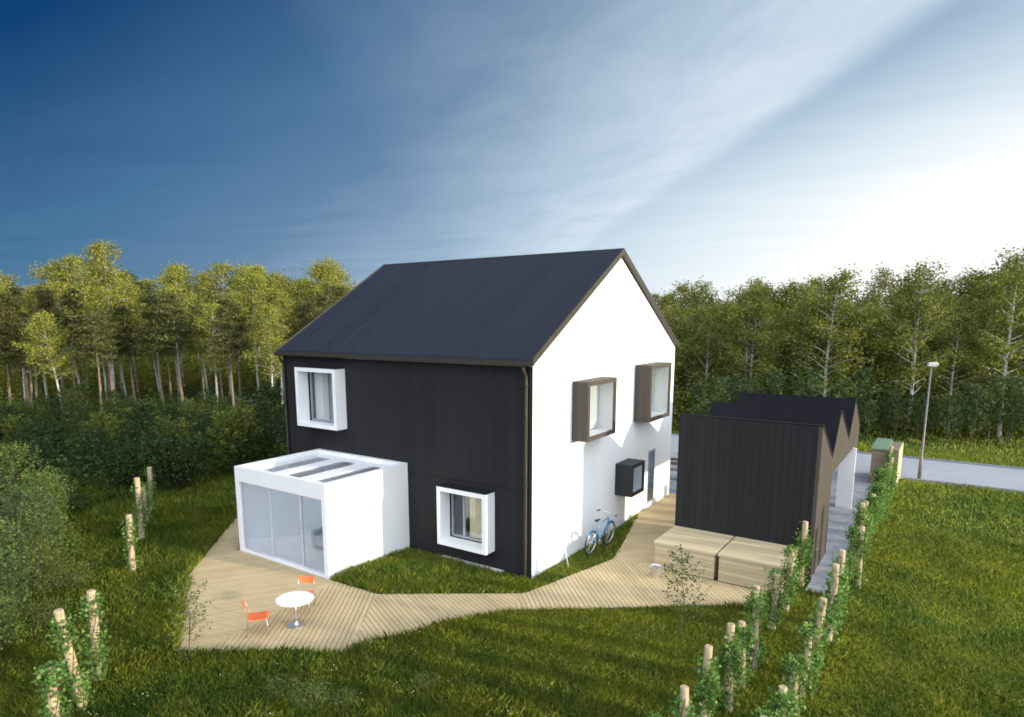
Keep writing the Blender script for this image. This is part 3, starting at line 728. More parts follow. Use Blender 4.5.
# ------------------------------------------------------------------ bin store and lamp
bs = thing('bin_store', 'slatted brown bin store with green lid at the end of the ivy row', 'bin store', (6.85, 18.2, 0))
MB().box(-0.50, -1.1, 0.0, 0.455, 1.1, 1.50).build('body', M['bin_wood'], bs, bevel=0.01)
MB().box(0.458, -1.1, 0.0, 0.50, 1.1, 1.56).build('sunlit_side', M['bin_lit_side'], bs, bevel=0.005)  # paler face carries the sun in its colour
l = MB().prism([(-1.16, 1.503), (-1.16, 1.57), (-0.10, 1.63), (-0.10, 1.503)], 0, -0.54, 0.08); l.prism([(-0.06, 1.503), (-0.06, 1.60), (1.14, 1.66), (1.14, 1.503)], 0, -0.54, 0.08)
l.build('lid', M['green_lid'], bs, bevel=0.008)
MB().box(0.085, -1.1, 1.503, 0.455, 1.1, 1.56).build('top_board', M['bin_wood'], bs)
lp = thing('street_lamp', 'slim grey street lamp beside the pale road', 'street lamp', (8.06, 19.3, 0))
MB().tube([(0,0,0), (0,0,0.9), (0,0,0.95), (0.0,0,4.95)], [0.075, 0.072, 0.05, 0.038], 12).build('pole', M['lamp_grey'], lp, smooth=True)
hd = MB().add([(-0.22,-0.14,4.95),(0.36,-0.14,4.98),(0.36,0.14,4.98),(-0.22,0.14,4.95),(-0.17,-0.10,5.11),(0.28,-0.11,5.12),(0.28,0.11,5.12),(-0.17,0.10,5.11)],
     [(0,3,2,1),(4,5,6,7),(0,1,5,4),(1,2,6,5),(2,3,7,6),(3,0,4,7)])
hd = hd.build('lamp_head', M['lamp_head'], lp, bevel=0.015); hd.rotation_euler = (0, 0, R(20)); hd.scale = (0.72, 0.9, 1.0)
MB().box(-0.12, -0.09, 4.93, 0.28, 0.09, 4.948).build('lens', M['white_paint'], hd)

# bench glimpsed between house and garage
be = thing('garden_bench', 'dark slatted bench glimpsed between the white gable and the garage', 'bench', (-0.55, 13.1, 0.02), R(15))
bb = MB()
for k in range(3): bb.box(-0.7, -0.18+k*0.13, 0.44, 0.7, -0.07+k*0.13, 0.48)
bb.build('seat', M['pine_bark'], be)
bb = MB()
for k in range(2): bb.box(-0.7, 0.24, 0.62+k*0.18, 0.7, 0.27, 0.74+k*0.18)
bb.build('backrest', M['pine_bark'], be)
for s in (-0.6, 0.6):
    MB().box(s-0.03, -0.16, 0.0, s+0.03, 0.23, 0.435).build('leg', M['lamp_grey'], be)
    
# ------------------------------------------------------------------ terrace furniture
tb = thing('round_table', 'round white cafe table on the timber deck', 'table', (-2.98, -5.56, 0.062))
MB().lathe([(0.0,0.625),(0.41,0.625),(0.43,0.636),(0.43,0.646),(0.42,0.657),(0.0,0.657)], seg=64).build('tabletop', M['table_white'], tb)
MB().tube([(0,0,0.03),(0,0,0.625)], 0.022, 16).build('leg', M['steel'], tb, smooth=True)
MB().lathe([(0.0,0.0),(0.21,0.0),(0.21,0.012),(0.06,0.03),(0.035,0.09),(0.0,0.09)], seg=40).build('base', M['steel'], tb, smooth=False)
def chair(name, lab, loc, rz):
    """seat faces +x in the chair's own axes"""
    t = thing(name, lab, 'chair', loc, rz, 'orange cafe chairs around the white table'); t.scale = (1.0, 1.0, 0.93)
    s = MB(); n = 8; vs = []; fs = []
    for i in range(n+1):
        u = i/n; x = -0.21+0.44*u; z = 0.445 - 0.02*math.sin(u*math.pi) - (0.02 if u > 0.95 else 0)
        vs += [(x, -0.21+0.02*abs(u-0.5), z), (x, 0.21-0.02*abs(u-0.5), z), (x, -0.21+0.02*abs(u-0.5), z-0.016), (x, 0.21-0.02*abs(u-0.5), z-0.016)]
    for i in range(n):
        a = 4*i; b = a+4; fs += [(a,b,b+1,a+1), (a+2,a+3,b+3,b+2), (a,a+2,b+2,b), (a+1,b+1,b+3,a+3)]
    fs += [(0,1,3,2), (4*n,4*n+2,4*n+3,4*n+1)]
    s.add(vs, fs); s.build('seat', M['orange'], t, bevel=0.004)
    b = MB(); vs = []; fs = []
    for i in range(n+1):
        y = -0.22+0.44*i/n; dx = -0.03*(1-(2*i/n-1)**2)
        for z, o in ((0.63, 0.0), (0.80, -0.04)):
            vs += [(-0.24+o+dx, y, z), (-0.225+o+dx, y, z)]
    for i in range(n):
        a = 4*i; c = a+4; fs += [(a,a+2,c+2,c), (a+1,c+1,c+3,a+3), (a+2,a+3,c+3,c+2), (a,c,c+1,a+1)]
    fs += [(0,1,3,2), (4*n,4*n+2,4*n+3,4*n+1)]
    b.add(vs, fs); b.build('backrest', M['orange'], t, bevel=0.004)
    for y in (-0.19, 0.19):
        MB().tube([(-0.25, y, 0.0), (-0.215, y, 0.43), (-0.235, y, 0.62), (-0.262, y, 0.76)], 0.010, 8).build('leg', M['steel'], t, smooth=True)
        MB().tube([(0.22, y, 0.0), (0.19, y, 0.425)], 0.010, 8).build('leg', M['steel'], t, smooth=True)
    f = MB()
    f.tube([(-0.21,-0.19,0.418),(0.19,-0.19,0.418),(0.19,0.19,0.418),(-0.21,0.19,0.418),(-0.21,-0.19,0.418)], 0.009, 8); f.build('seat_frame', M['steel'], t)
chair('cafe_chair', 'orange cafe chair seen from its side, on the open deck left of the table', (-3.38, -6.28, 0.062), R(52))
chair('cafe_chair', 'orange cafe chair with its back to the sunroom, behind the table', (-3.47, -4.93, 0.062), R(-57))
# bucket
bu = thing('bucket', 'galvanised metal bucket standing on the deck by the storage box', 'bucket', (2.80, 1.90, 0.062))
MB().lathe([(0.0,0.0),(0.105,0.0),(0.115,0.02),(0.16,0.31),(0.172,0.32),(0.160,0.325),(0.148,0.31),(0.10,0.03),(0.0,0.03)], seg=28).build('body', M['steel'], bu, smooth=False)
for s in (-1, 1):
    MB().tube([(s*0.15,-0.05,0.27),(s*0.20,-0.045,0.29),(s*0.205,0.045,0.29),(s*0.15,0.05,0.27)], 0.010, 6).build('handle', M['steel'], bu)
# rake leaning on gable
rk = thing('garden_rake', 'white garden rake leaning on the white gable near the house corner', 'rake', (0.40, 1.36, 0))
MB().tube([(0,0,0.0),(-0.345,-0.02,1.55)], 0.016, 8).build('handle', M['white_paint'], rk, smooth=True)
h_ = MB().tube([(-0.352,-0.27,1.57),(-0.352,0.23,1.57)], 0.016, 8)
for k in range(9): h_.tube([(-0.352,-0.25+k*0.0575,1.575),(-0.335,-0.25+k*0.0575,1.64)], 0.006, 5)
h_.build('head', M['white_paint'], rk)

# ------------------------------------------------------------------ bicycle (own axes: forward +x, up +z, leans)
bi = thing('bicycle', 'blue city bicycle leaning against the white gable on the grass', 'bicycle', (0.50, 3.12, 0.02), R(90))
bi.rotation_euler = (R(6), 0, R(88)); bi.scale = (1.08, 1.0, 1.10)
WR = 0.355; RW = (-0.54, 0, WR); FW = (0.54, 0, WR)
for c in (RW, FW):
    wl = MB().ring(c, (1,0,0), (0,0,1), WR-0.022, 0.022, 40, 8).build('wheel', M['black_rubber'], bi, smooth=True)
    MB().ring(c, (1,0,0), (0,0,1), WR-0.056, 0.016, 40, 6).build('rim', M['steel'], wl, smooth=True)
    sp = MB()
    for k in range(18):
        t = 2*math.pi*k/18; sp.tube([(c[0]+0.02*math.cos(t+1.2), 0.02*(-1)**k, c[2]+0.02*math.sin(t+1.2)), (c[0]+(WR-0.06)*math.cos(t), 0, c[2]+(WR-0.06)*math.sin(t))], 0.0022, 4)
    sp.tube([(c[0],-0.05,c[2]),(c[0],0.05,c[2])], 0.018, 8)
    sp.build('spokes', M['steel'], wl)
BB = (-0.10, 0, 0.29); ST = (-0.24, 0, 0.80); HT = (0.36, 0, 0.86); HB = (0.40, 0, 0.70)
fm = MB()
fm.tube([BB, ST], 0.019, 10); fm.tube([ST, HT], 0.017, 10); fm.tube([BB, HB], 0.022, 10); fm.tube([HB, HT], 0.022, 10); fm.tube([BB, HB], 0.02, 8)
for s in (-0.05, 0.05):
    fm.tube([(BB[0], s*0.6, BB[2]), (RW[0], s, RW[2])], 0.010, 8); fm.tube([(ST[0]+0.03, s*0.5, ST[2]-0.09), (RW[0], s, RW[2])], 0.009, 8)
fm.build('frame', M['blue_paint'], bi, smooth=True)
fk = MB()
for s in (-0.05, 0.05): fk.tube([(0.40, s*0.8, 0.69), (0.445, s, 0.55), (FW[0], s, FW[2])], 0.012, 8)
fk.tube([(0.40,-0.045,0.69),(0.40,0.045,0.69)], 0.014, 8)
fk.build('fork', M['blue_paint'], bi, smooth=True)
for c, s0 in ((RW, 0.45), (FW, 0.30)):
    mg = MB(); n = 12; vs = []
    for i in range(n+1):
        t = math.pi*(s0 + 0.30*i/n); r = WR+0.018
        vs += [(c[0]+r*math.cos(t), -0.028, c[2]+r*math.sin(t)), (c[0]+(r+0.012)*math.cos(t), 0, c[2]+(r+0.012)*math.sin(t)), (c[0]+r*math.cos(t), 0.028, c[2]+r*math.sin(t))]
    mg.add(vs, [(3*i+j, 3*i+j+1, 3*i+j+4, 3*i+j+3) for i in range(n) for j in (0,1)]); mg.build('mudguard', M['blue_paint'], bi, smooth=True)
sd_ = MB(); sd_.tube([ST, (-0.265, 0, 0.93)], 0.013, 8); sd_.build('seat_post', M['steel'], bi)
MB().add([(-0.40,-0.075,0.955),(-0.40,0.075,0.955),(-0.25,0.045,0.965),(-0.13,0.018,0.955),(-0.13,-0.018,0.955),(-0.25,-0.045,0.965),
          (-0.38,-0.05,0.925),(-0.38,0.05,0.925),(-0.25,0.03,0.93),(-0.15,0.012,0.935),(-0.15,-0.012,0.935),(-0.25,-0.03,0.93)],
         [(0,5,4,3,2,1),(6,7,8,9,10,11)]+[(i,(i+1)%6,(i+1)%6+6,i+6) for i in range(6)]).build('saddle', M['black_rubber'], bi, bevel=0.008)
hb = MB().tube([(0.355,0,0.87),(0.345,0,0.99),(0.38,0,1.01)], 0.013, 8)
hb.tube([(0.22,-0.31,1.03),(0.33,-0.27,1.04),(0.38,-0.10,1.01),(0.38,0.10,1.01),(0.33,0.27,1.04),(0.22,0.31,1.03)], 0.012, 8)
hb = hb.build('handlebar', M['steel'], bi, smooth=True)
for s in (-1, 1): MB().tube([(0.19, s*0.32, 1.03),(0.31, s*0.278, 1.04)], 0.019, 8).build('grip', M['black_rubber'], hb)
ck = MB().ring((BB[0], -0.05, BB[2]), (1,0,0), (0,0,1), 0.085, 0.006, 24, 6); ck.ring((BB[0], -0.05, BB[2]), (1,0,0), (0,0,1), 0.055, 0.005, 20, 5)
ck.tube([(BB[0],-0.07,BB[2]),(BB[0]+0.10,-0.07,BB[2]-0.13)], 0.010, 6); ck.tube([(BB[0],0.07,BB[2]),(BB[0]-0.10,0.07,BB[2]+0.13)], 0.010, 6); ck.tube([(BB[0],-0.07,BB[2]),(BB[0],0.07,BB[2])], 0.014, 8)
ck.build('crankset', M['steel'], bi)
MB().box(BB[0]+0.05,-0.16,BB[2]-0.145,BB[0]+0.15,-0.075,BB[2]-0.12).build('pedal', M['black_rubber'], bi)
MB().box(BB[0]-0.15,0.075,BB[2]+0.12,BB[0]-0.05,0.16,BB[2]+0.145).build('pedal', M['black_rubber'], bi)

# ------------------------------------------------------------------ ivy posts
def ivy_post(x, y, h, r=0.070, lean=(0,0), bare=0.35, n=650, rad=0.17, lab='', grp='', seed=0, low=0.0):
    t = thing('ivy_post', lab, 'post', (x, y, float(gh(x, y))-0.02), 0, grp)
    rs = np.random.default_rng(seed)
    pts = [(lean[0]*z/h + 0.01*math.sin(z*3+seed), lean[1]*z/h + 0.01*math.cos(z*2.3+seed), z) for z in np.linspace(-0.05, h, 7)]
    rr = [r*(1.10-0.12*k/6)*(1+0.03*math.sin(k*2+seed)) for k in range(7)]
    # slanted, slightly chamfered top
    mb = MB(); mb.tube(pts + [(pts[-1][0], pts[-1][1], h+0.012)], rr + [rr[-1]*0.86], 12)
    mb.build('log', M['log'], t, smooth=False)
    st = MB()
    for q in range(3):
        ph = q*2.1+seed; pp = []
        for z in np.linspace(0, h*(1-bare*0.6), 14):
            a = ph+z*2.6; pp.append((lean[0]*z/h+(r+0.012)*math.cos(a), lean[1]*z/h+(r+0.012)*math.sin(a), z))
        st.tube(pp, 0.007, 5)
    st.build('vine_stem', M['twig'], t)
    zz = rs.random(n*3)**0.85*h
    if bare < 0.13: zz = zz*1.06
    prof = (np.ones(n*3) if bare < 0.13 else np.clip(1.15 - np.clip((zz/h-(1-bare))/bare, 0, 1)*1.15, 0, 1)) * (0.55+0.45*np.sin(zz*5+seed)) * np.clip((zz-low)/0.2, 0.1, 1)
    side_a = rs.random(n*3)*2*math.pi
    ph2 = zz*2.6+seed
    w2 = (0.55 if grp.endswith('left row') else 0.3)+0.7*np.maximum(np.cos(side_a-ph2), np.cos(side_a-ph2-2.1))
    keep = rs.random(n*3) < np.clip(prof*w2*1.6, 0.0, 1)*0.95 + 0.05*(zz < h*(1-bare*0.5))
    zz = zz[keep][:n]; a = side_a[keep][:n]
    d = r + 0.01 + np.abs(rs.normal(size=len(zz)))*rad*0.55
    cen = np.stack([lean[0]*zz/h + d*np.cos(a), lean[1]*zz/h + d*np.sin(a), zz-0.2*np.maximum(d-r-0.1, 0)], 1)
    # runners reaching out
    np_mesh('ivy', leaves(cen, 0.062, 0.45, 0.8, 0.3), 4, M['ivy'], t)
    return t
inner = [(6.14,3.73,1.78,.42),(6.18,1.71,1.62,.12),(6.13,0.49,1.40,.10),(6.21,-1.46,1.80,.45),(6.20,-2.38,1.40,.15),(6.21,-3.26,1.72,.35),(6.05,-4.19,1.64,.40),(6.14,-5.49,1.58,.15),(6.02,-6.5,1.45,.10)]
outer = [(7.05,16.75,1.78,.16),(7.15,15.4,1.55,.12),(7.2,14.2,1.45,.10),(7.15,13.0,1.50,.10),(7.19,11.72,1.70,.08),(7.2,10.5,1.45,.12),(7.15,9.4,1.40,.14),(7.18,8.28,1.42,.32),(7.2,6.95,1.35,.12),(7.2,5.78,1.98,.22),(7.2,4.92,1.42,.12),(7.40,4.21,1.74,.38),(7.19,3.3,1.10,.10),
         (7.30,1.48,1.90,.16),(7.28,0.59,1.84,.36),(7.18,-1.25,1.74,.42),(7.2,-1.98,1.40,.12),(7.25,-3.2,1.30,.10),(7.28,-4.11,1.28,.18),(7.25,-5.2,1.3,.12)]
ilabs = ['behind the second, tall and standing beside the garage corner', 'leafy to its top, in front of the storage box', 'short and leafy, at the box end', 'tall with bare pale top, by the deck end', 'short and nearly hidden by its neighbours', 'pale-topped, in the foreground lawn', 'bare-topped, nearest the bottom edge', 'low and leafy near the bottom edge', 'nearly out of view at the bottom edge']
olabs = ['with a bare knob beside the bin store', 'first after the bin store', 'second after the bin store', 'third after the bin store', 'midway along the overgrown stretch', 'fifth after the bin store', 'where the overgrown stretch thins', 'bare-topped, beside the garage opening', 'short, beside the garage opening', 'tall, beside the brown garage wall', 'short, beside the brown garage wall', 'bare-topped, near the driveway end', 'very short, at the driveway end', 'tall and leafy, just before the driveway end', 'bare-topped, next to the tall leafy one', 'leaning with a wide bare top, at the lawn edge', 'short, in the shade of the leaning one', 'low and bushy, towards the foreground', 'low with a small bare top, in the foreground', 'last one, low at the bottom edge']
for i, (x, y, h, b) in enumerate(inner):
    ivy_post(x, y, h, bare=b, seed=i+3, lean=(random.uniform(-.05,.05), random.uniform(-.04,.04)), n=1050, rad=0.13, lab='ivy post of the inner row, '+ilabs[i], grp='ivy posts of the inner row', low=0.12)
for i, (x, y, h, b) in enumerate(outer):
    ln = {15: (0.16, 0.05), 7: (-0.12, -0.05)}.get(i, (random.uniform(-.05,.05), random.uniform(-.04,.04)))
    ivy_post(x, y, h, bare=b, seed=i+40, lean=ln, n=(1000 if y > 14.5 else 1900 if y > 6 else 1050), rad=(0.13 if y > 14.5 else 0.22 if y > 8.5 else 0.13), lab='ivy post of the outer row, '+olabs[i], grp='ivy posts of the outer row')
left = [(-4.06,-9.46,2.0,.18,(0.0,0.1),'tall with pale top, rightmost in lower left corner'),(-3.42,-9.98,2.0,.30,(-0.22,-0.12),'leaning with a flat pale top, lower left corner'),(-2.81,-10.68,1.38,.12,(0,0.05),'short, nearest the lower left corner'),
        (-9.36,-6.09,1.75,.25,(-0.03,0.05),'pale and sunlit, nearest of the far group'),(-11.64,-4.64,2.2,.35,(-0.03,0.02),'tall and sunlit, middle of the far group'),(-14.3,-2.95,1.9,.30,(0.08,0.05),'standing in the shade, farthest one'),(-13.2,-3.7,1.5,.10,(0,0),'leafy and shaded, between the two tall far ones')]
for i, (x, y, h, b, ln, lb) in enumerate(left):
    ivy_post(x, y, h, bare=b, seed=i+80, lean=ln, n=(1300 if i < 3 else 600), rad=0.13, r=0.082, lab='ivy post of the left row, '+lb, grp='ivy posts of the left row')

# ------------------------------------------------------------------ trees
def tree_meshes(kind, h, seed):
    """returns (trunk mesh builder, leaf centre array, leaf size)"""
    rs = np.random.default_rng(seed); mb = MB(); C = []
    bend = rs.normal(size=2)*0.35
    def tp(z): 
        u = z/h; return np.array([bend[0]*u*u + 0.12*math.sin(u*5+seed), bend[1]*u*u + 0.12*math.cos(u*4+seed), z])
    r0 = {'birch': 0.13, 'pine': 0.15, 'oak': 0.17}[kind]*h/11
    zs = np.linspace(-0.3, h*0.96, 12)
    mb.tube([tp(z) for z in zs], [r0*(1-0.93*max(z,0)/h)+0.01 for z in zs], 8)
    if kind == 'pine':
        nb = 30; z0 = 0.54; spread = 2.4
    elif kind == 'birch':
        nb = 42; z0 = (0.40 if seed < 20 else 0.24); spread = 2.6
    else:
        nb = 46; z0 = 0.20; spread = 3.3
    for i in range(nb):
        u = z0 + (1-z0)*((i+rs.random())/nb)**0.9 * 0.97
        z = u*h; a = i*2.4 + rs.normal()*0.5
        e = (u-z0)/(1-z0)
        if kind == 'pine': L = spread*(1-e)**0.55*(0.45+0.55*min(1, e*4+0.3))*rs.uniform(0.6,1.15); rise = 0.15+0.5*e
        elif kind == 'birch': L = spread*(math.sin(math.pi*min(1, e*0.85+0.18))**0.8)*rs.uniform(0.5,1.15)+0.2; rise = 0.55+0.5*e
        else: L = spread*(math.sin(math.pi*min(1, e*0.80+0.22))**0.7)*rs.uniform(0.55,1.15)+0.2; rise = 0.45+0.5*e
        p = tp(z); d = np.array([math.cos(a), math.sin(a), rise]); d /= np.linalg.norm(d)
        q = p; pts = [p]; 
        for k in range(4):
            d = d + rs.normal(size=3)*0.14 + np.array([0,0,-0.05 if kind!='pine' else 0.02]); d /= np.linalg.norm(d)
            q = q + d*L/4; pts.append(q)
        br = r0*0.34*(1-0.7*e)+0.008
        mb.tube(pts, [br, br*0.75, br*0.5, br*0.32, br*0.15], 5, cap=False)
        # twigs and clumps
        nt_ = max(3, int(L*3.2))
        for k in range(nt_):
            f = 0.30+0.70*(k+rs.random())/nt_; j = min(3, int(f*4)); base = pts[j]+(pts[j+1]-pts[j])*(f*4-j)
            dd = d*0.3 + rs.normal(size=3)*np.array([0.6,0.6,0.35]); dd /= np.linalg.norm(dd)
            tl = rs.uniform(0.25,0.7)*(1.2-0.5*f); tip = base+dd*tl
            if rs.random() < 0.5: mb.tube([base, tip], [0.014, 0.005], 3, cap=False)
            if kind == 'pine':
                m_ = 34; off = rs.normal(size=(m_,3))*np.array([0.30,0.30,0.10]); C.append(tip+off)
            else:
                m_ = int(rs.uniform(18, 46)); off = rs.normal(size=(m_,3))*np.array([0.25,0.25,0.20])*rs.uniform(0.8,1.5); C.append(tip+off)
    tipc = tp(h*0.97)
    C.append(tipc+rs.normal(size=(60,3))*np.array([0.25,0.25,0.35]))
    return mb, np.concatenate(C)
def make_tree(name, kind, h, seed, leafm, barkm, size):
    mb, C = tree_meshes(kind, h, seed)
    t = thing(name, '', '', (0,0,0))
    mb.build('trunk', M[barkm], t, smooth=True)
    asp = 0.35 if kind == 'pine' else 0.65
    np_mesh('crown', leaves(C, size, 0.4, asp, 0.1), 4, M[leafm], t)
    return t
protos = {
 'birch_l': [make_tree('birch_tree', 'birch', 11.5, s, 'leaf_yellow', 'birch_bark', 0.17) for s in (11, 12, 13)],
 'pine': [make_tree('pine_tree', 'pine', 11.0, s, 'needle', 'pine_bark', 0.26) for s in (21, 22, 23)],
 'birch_r': [make_tree('birch_tree', 'birch', 10.5, s, 'leaf_green', 'birch_bark', 0.16) for s in (31, 32, 33)],
 'oak_r': [make_tree('broadleaf_tree', 'oak', 10.0, s, 'leaf_green', 'twig', 0.17) for s in (41, 42)],
}
used = set()
def place(key, x, y, s, lab, cat, grp, idx=None):
    P = protos[key]; k = (idx if idx is not None else random.randrange(len(P))) % len(P); p = P[k]
    if (key, k) not in used: o = p; used.add((key, k))
    else: o = copy_tree(p)
    o.location = (x, y, float(gh(x, y))-0.02); o.rotation_euler = (0, 0, random.uniform(0, 6.28)); o.scale = (s*random.uniform(.92,1.08), s*random.uniform(.92,1.08), s)
    tag(o, lab, cat, grp); return o
def at(px_, depth):
    """ground point at a picture column and a depth, used only to choose where trees stand"""
    d = FWD*1.0 + RGT*((px_-491.0)/662.7); v = CAM + d*depth
    return v.x, v.y
rr = random.Random(5)
# left forest
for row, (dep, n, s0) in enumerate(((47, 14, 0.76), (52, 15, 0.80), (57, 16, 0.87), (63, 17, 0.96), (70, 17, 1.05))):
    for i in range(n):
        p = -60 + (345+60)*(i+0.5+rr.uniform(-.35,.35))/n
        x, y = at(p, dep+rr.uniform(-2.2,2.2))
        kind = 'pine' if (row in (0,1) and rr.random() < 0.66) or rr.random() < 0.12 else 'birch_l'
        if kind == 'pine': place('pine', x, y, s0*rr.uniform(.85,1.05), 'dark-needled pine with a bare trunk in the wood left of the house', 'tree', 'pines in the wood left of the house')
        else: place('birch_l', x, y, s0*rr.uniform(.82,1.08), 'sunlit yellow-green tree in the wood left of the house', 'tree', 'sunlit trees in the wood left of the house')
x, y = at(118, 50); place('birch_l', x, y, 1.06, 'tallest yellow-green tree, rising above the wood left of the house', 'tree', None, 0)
# behind the house
for i in range(22):
    p = 355+ (640-355)*(i+0.5)/22; x, y = at(p, 50+rr.uniform(-4,9)); place('birch_r' if i % 2 else 'oak_r', x, y, rr.uniform(.7,.8), 'green tree in the wood directly behind the house', 'tree', 'trees in the wood behind the house')
# right forest
for row, (dep, n, s0) in enumerate(((41.5, 12, 0.76), (45, 14, 0.82), (49, 15, 0.88), (54, 16, 0.93), (60, 16, 0.98))):
    for i in range(n):
        p = 645 + (1120-645)*(i+0.5+rr.uniform(-.35,.35))/n
        dd = dep + rr.uniform(-1.5,1.5) + (900-p)*0.008
        x, y = at(p, dd)
        sc = s0*rr.uniform(.80,1.03)*(1.0+0.10*max(0, (p-760)/260))
        if rr.random() < (0.45 if row else 0.6): place('birch_r', x, y, sc, 'green birch with pale trunk in the wood beyond the road', 'tree', 'birches in the wood beyond the road')
        else: place('oak_r', x, y, sc, 'dense dark-green tree in the wood beyond the road', 'tree', 'dense trees in the wood beyond the road')
for i, (p, dp, sc) in enumerate(((822, 40, .90), (905, 39.5, .93), (1000, 38.5, .98), (742, 42, .82))):
    x, y = at(p, dp)
    place('birch_r', x, y, sc, ['birch with bright pale trunk just above the garage roof', 'birch with forked pale limbs left of the street lamp top', 'birch with slender pale trunk near the right edge', 'slim birch above the left end of the garage roof'][i], 'tree', None, i)
# saplings in front of the right wood
def make_sapling(seed, h, leafm, size, per, sx=1.0, nb=22, bark='twig', name='sapling', thin=None):
    rs = np.random.default_rng(seed); mb = MB(); C = []
    mb.tube([(0.04*math.sin(z*3+seed), 0.04*math.cos(z*2+seed), z) for z in np.linspace(-0.1, h, 8)], [(thin or 0.03*h/3)*(1-0.8*k/7)+0.003 for k in range(8)], 6)
    for i in range(nb):
        u = 0.22+0.76*(i+rs.random())/nb; a = i*2.4; L = sx*(0.16+0.5*math.sin(math.pi*min(1,u))**0.7)*rs.uniform(.6,1.2)*h/3
        p = np.array([0.04*math.sin(u*h*3+seed), 0.04*math.cos(u*h*2+seed), u*h]); t = p+np.array([math.cos(a)*L, math.sin(a)*L, L*0.7])
        q_ = 0.35 if thin else 1.0; mb.tube([p, (p+t)/2+np.array([0,0,-0.02]), t], [0.010*h/3*q_, 0.006*h/3*q_, 0.003*q_], 4, cap=False)
        for f in np.linspace(0.35, 1.0, 5):
            C.append(p+(t-p)*f + rs.normal(size=(max(1, per//5),3))*0.07*h/3)
    t = thing(name, '', '')
    mb.build('stem', M[bark], t)
    np_mesh('foliage', leaves(np.concatenate(C), size, 0.4, 0.55, 0.2), 4, M[leafm], t)
    return t
sap = [make_sapling(s, 3.2, 'leaf_sapling', 0.13, 40, 1.0) for s in (51, 52, 53)]
sused = set()
for i in range(34):
    p = 690 + (1090-690)*(i+rr.random())/34; x, y = at(p, 37.5+rr.uniform(-1.2,1.8)+(900-p)*0.008)
    k = rr.randrange(3); o = sap[k] if k not in sused else copy_tree(sap[k]); sused.add(k)
    o.location = (x, y, float(gh(x, y))-0.02); o.rotation_euler = (0,0,rr.uniform(0,6)); s = rr.uniform(.7,1.25); o.scale = (s,s,s)
    tag(o, 'slender bluish-green sapling at the foot of the wood beyond the road', 'sapling', 'saplings at the foot of the wood')
# two young saplings on the lawn
s1 = make_sapling(61, 1.68, 'leaf_bush', 0.055, 26, 1.3, 30, name='young_tree', thin=0.009); s1.location = (-3.56, -7.78-0.05, 0)
tag(s1, 'thin young tree with sparse small leaves at the lower left deck corner', 'young tree')
s2 = make_sapling(62, 2.0, 'leaf_sapling', 0.065, 26, 1.15, 28, name='young_tree', thin=0.009); s2.location = (4.55, -1.09, 0)
tag(s2, 'thin young tree with feathery leaves on the lawn before the storage boxes', 'young tree')

# ------------------------------------------------------------------ shrubs and thicket on the left
def make_bush(seed, h, w, leafm, n, size, name='bush'):
    rs = np.random.default_rng(seed); mb = MB(); C = []
    ns = 11
    for i in range(ns):
        a = i*2.4; r = w*rs.uniform(0.15,0.5); hh = h*rs.uniform(0.6,1.0)
        pts = [np.array([0.05*math.cos(a), 0.05*math.sin(a), -0.05])]
        tip = np.array([math.cos(a)*r, math.sin(a)*r, hh])
        pts += [pts[0]*(1-f)+tip*f + np.array([math.cos(a), math.sin(a), 0])*0.12*math.sin(f*3.1) for f in (0.33, 0.66, 1.0)]
        sc_ = min(1.0, h/2.5); mb.tube(pts, [0.03*sc_, 0.022*sc_, 0.014*sc_, 0.005*sc_], 5, cap=False)
        for k in range(14):
            f = 0.25+0.75*rs.random(); j = min(2, int(f*3)); b = pts[j]+(pts[j+1]-pts[j])*(f*3-j)
            c = b + rs.normal(size=3)*np.array([w*0.11, w*0.11, 0.12*sc_])
            mb.tube([b, c], [0.008*sc_, 0.003*sc_], 3, cap=False)
            C.append(c+rs.normal(size=(n//(ns*14),3))*np.array([0.16,0.16,0.14*max(sc_, 0.5)])*w/1.6)
    t = thing(name, '', ''); mb.build('stems', M['twig'], t)
    np_mesh('foliage', leaves(np.concatenate(C), size, 0.4, 0.5, 0.1), 4, M[leafm], t); return t
bush_p = [make_bush(71, 2.3, 2.3, 'leaf_bush', 4200, 0.085), make_sapling(72, 3.0, 'leaf_bush', 0.085, 50, 1.3, 40, name='bush'), make_bush(73, 1.9, 2.6, 'leaf_bush', 4200, 0.085), make_sapling(74, 2.7, 'leaf_bush', 0.085, 50, 1.5, 36, name='bush'), make_sapling(75, 3.2, 'leaf_sapling', 0.09, 50, 1.2, 40, name='bush')]
bused = set()
spots = [(-8.6,-9.5,.90,1),(-9.9,-8.5,.95,4),(-11.3,-7.9,.85,0),(-12.6,-6.9,.85,1),(-7.0,-11.3,.8,2),(-6.0,-12.2,.8,3),(-14.2,-6.2,.85,3),(-11.8,-9.4,.9,2),(-13.8,-8.2,.9,4),(-16.0,-6.4,.9,1),(-10.2,-10.6,.95,3),(-17.6,-5.0,.8,0),(-9.3,-7.7,.5,0),(-7.6,-9.0,.45,2),(-8.0,-9.5,.62,4),(-7.2,-10.0,.60,0),(-6.3,-10.5,.60,3),(-8.9,-8.5,.55,1),(-10.7,-7.4,.62,3)]
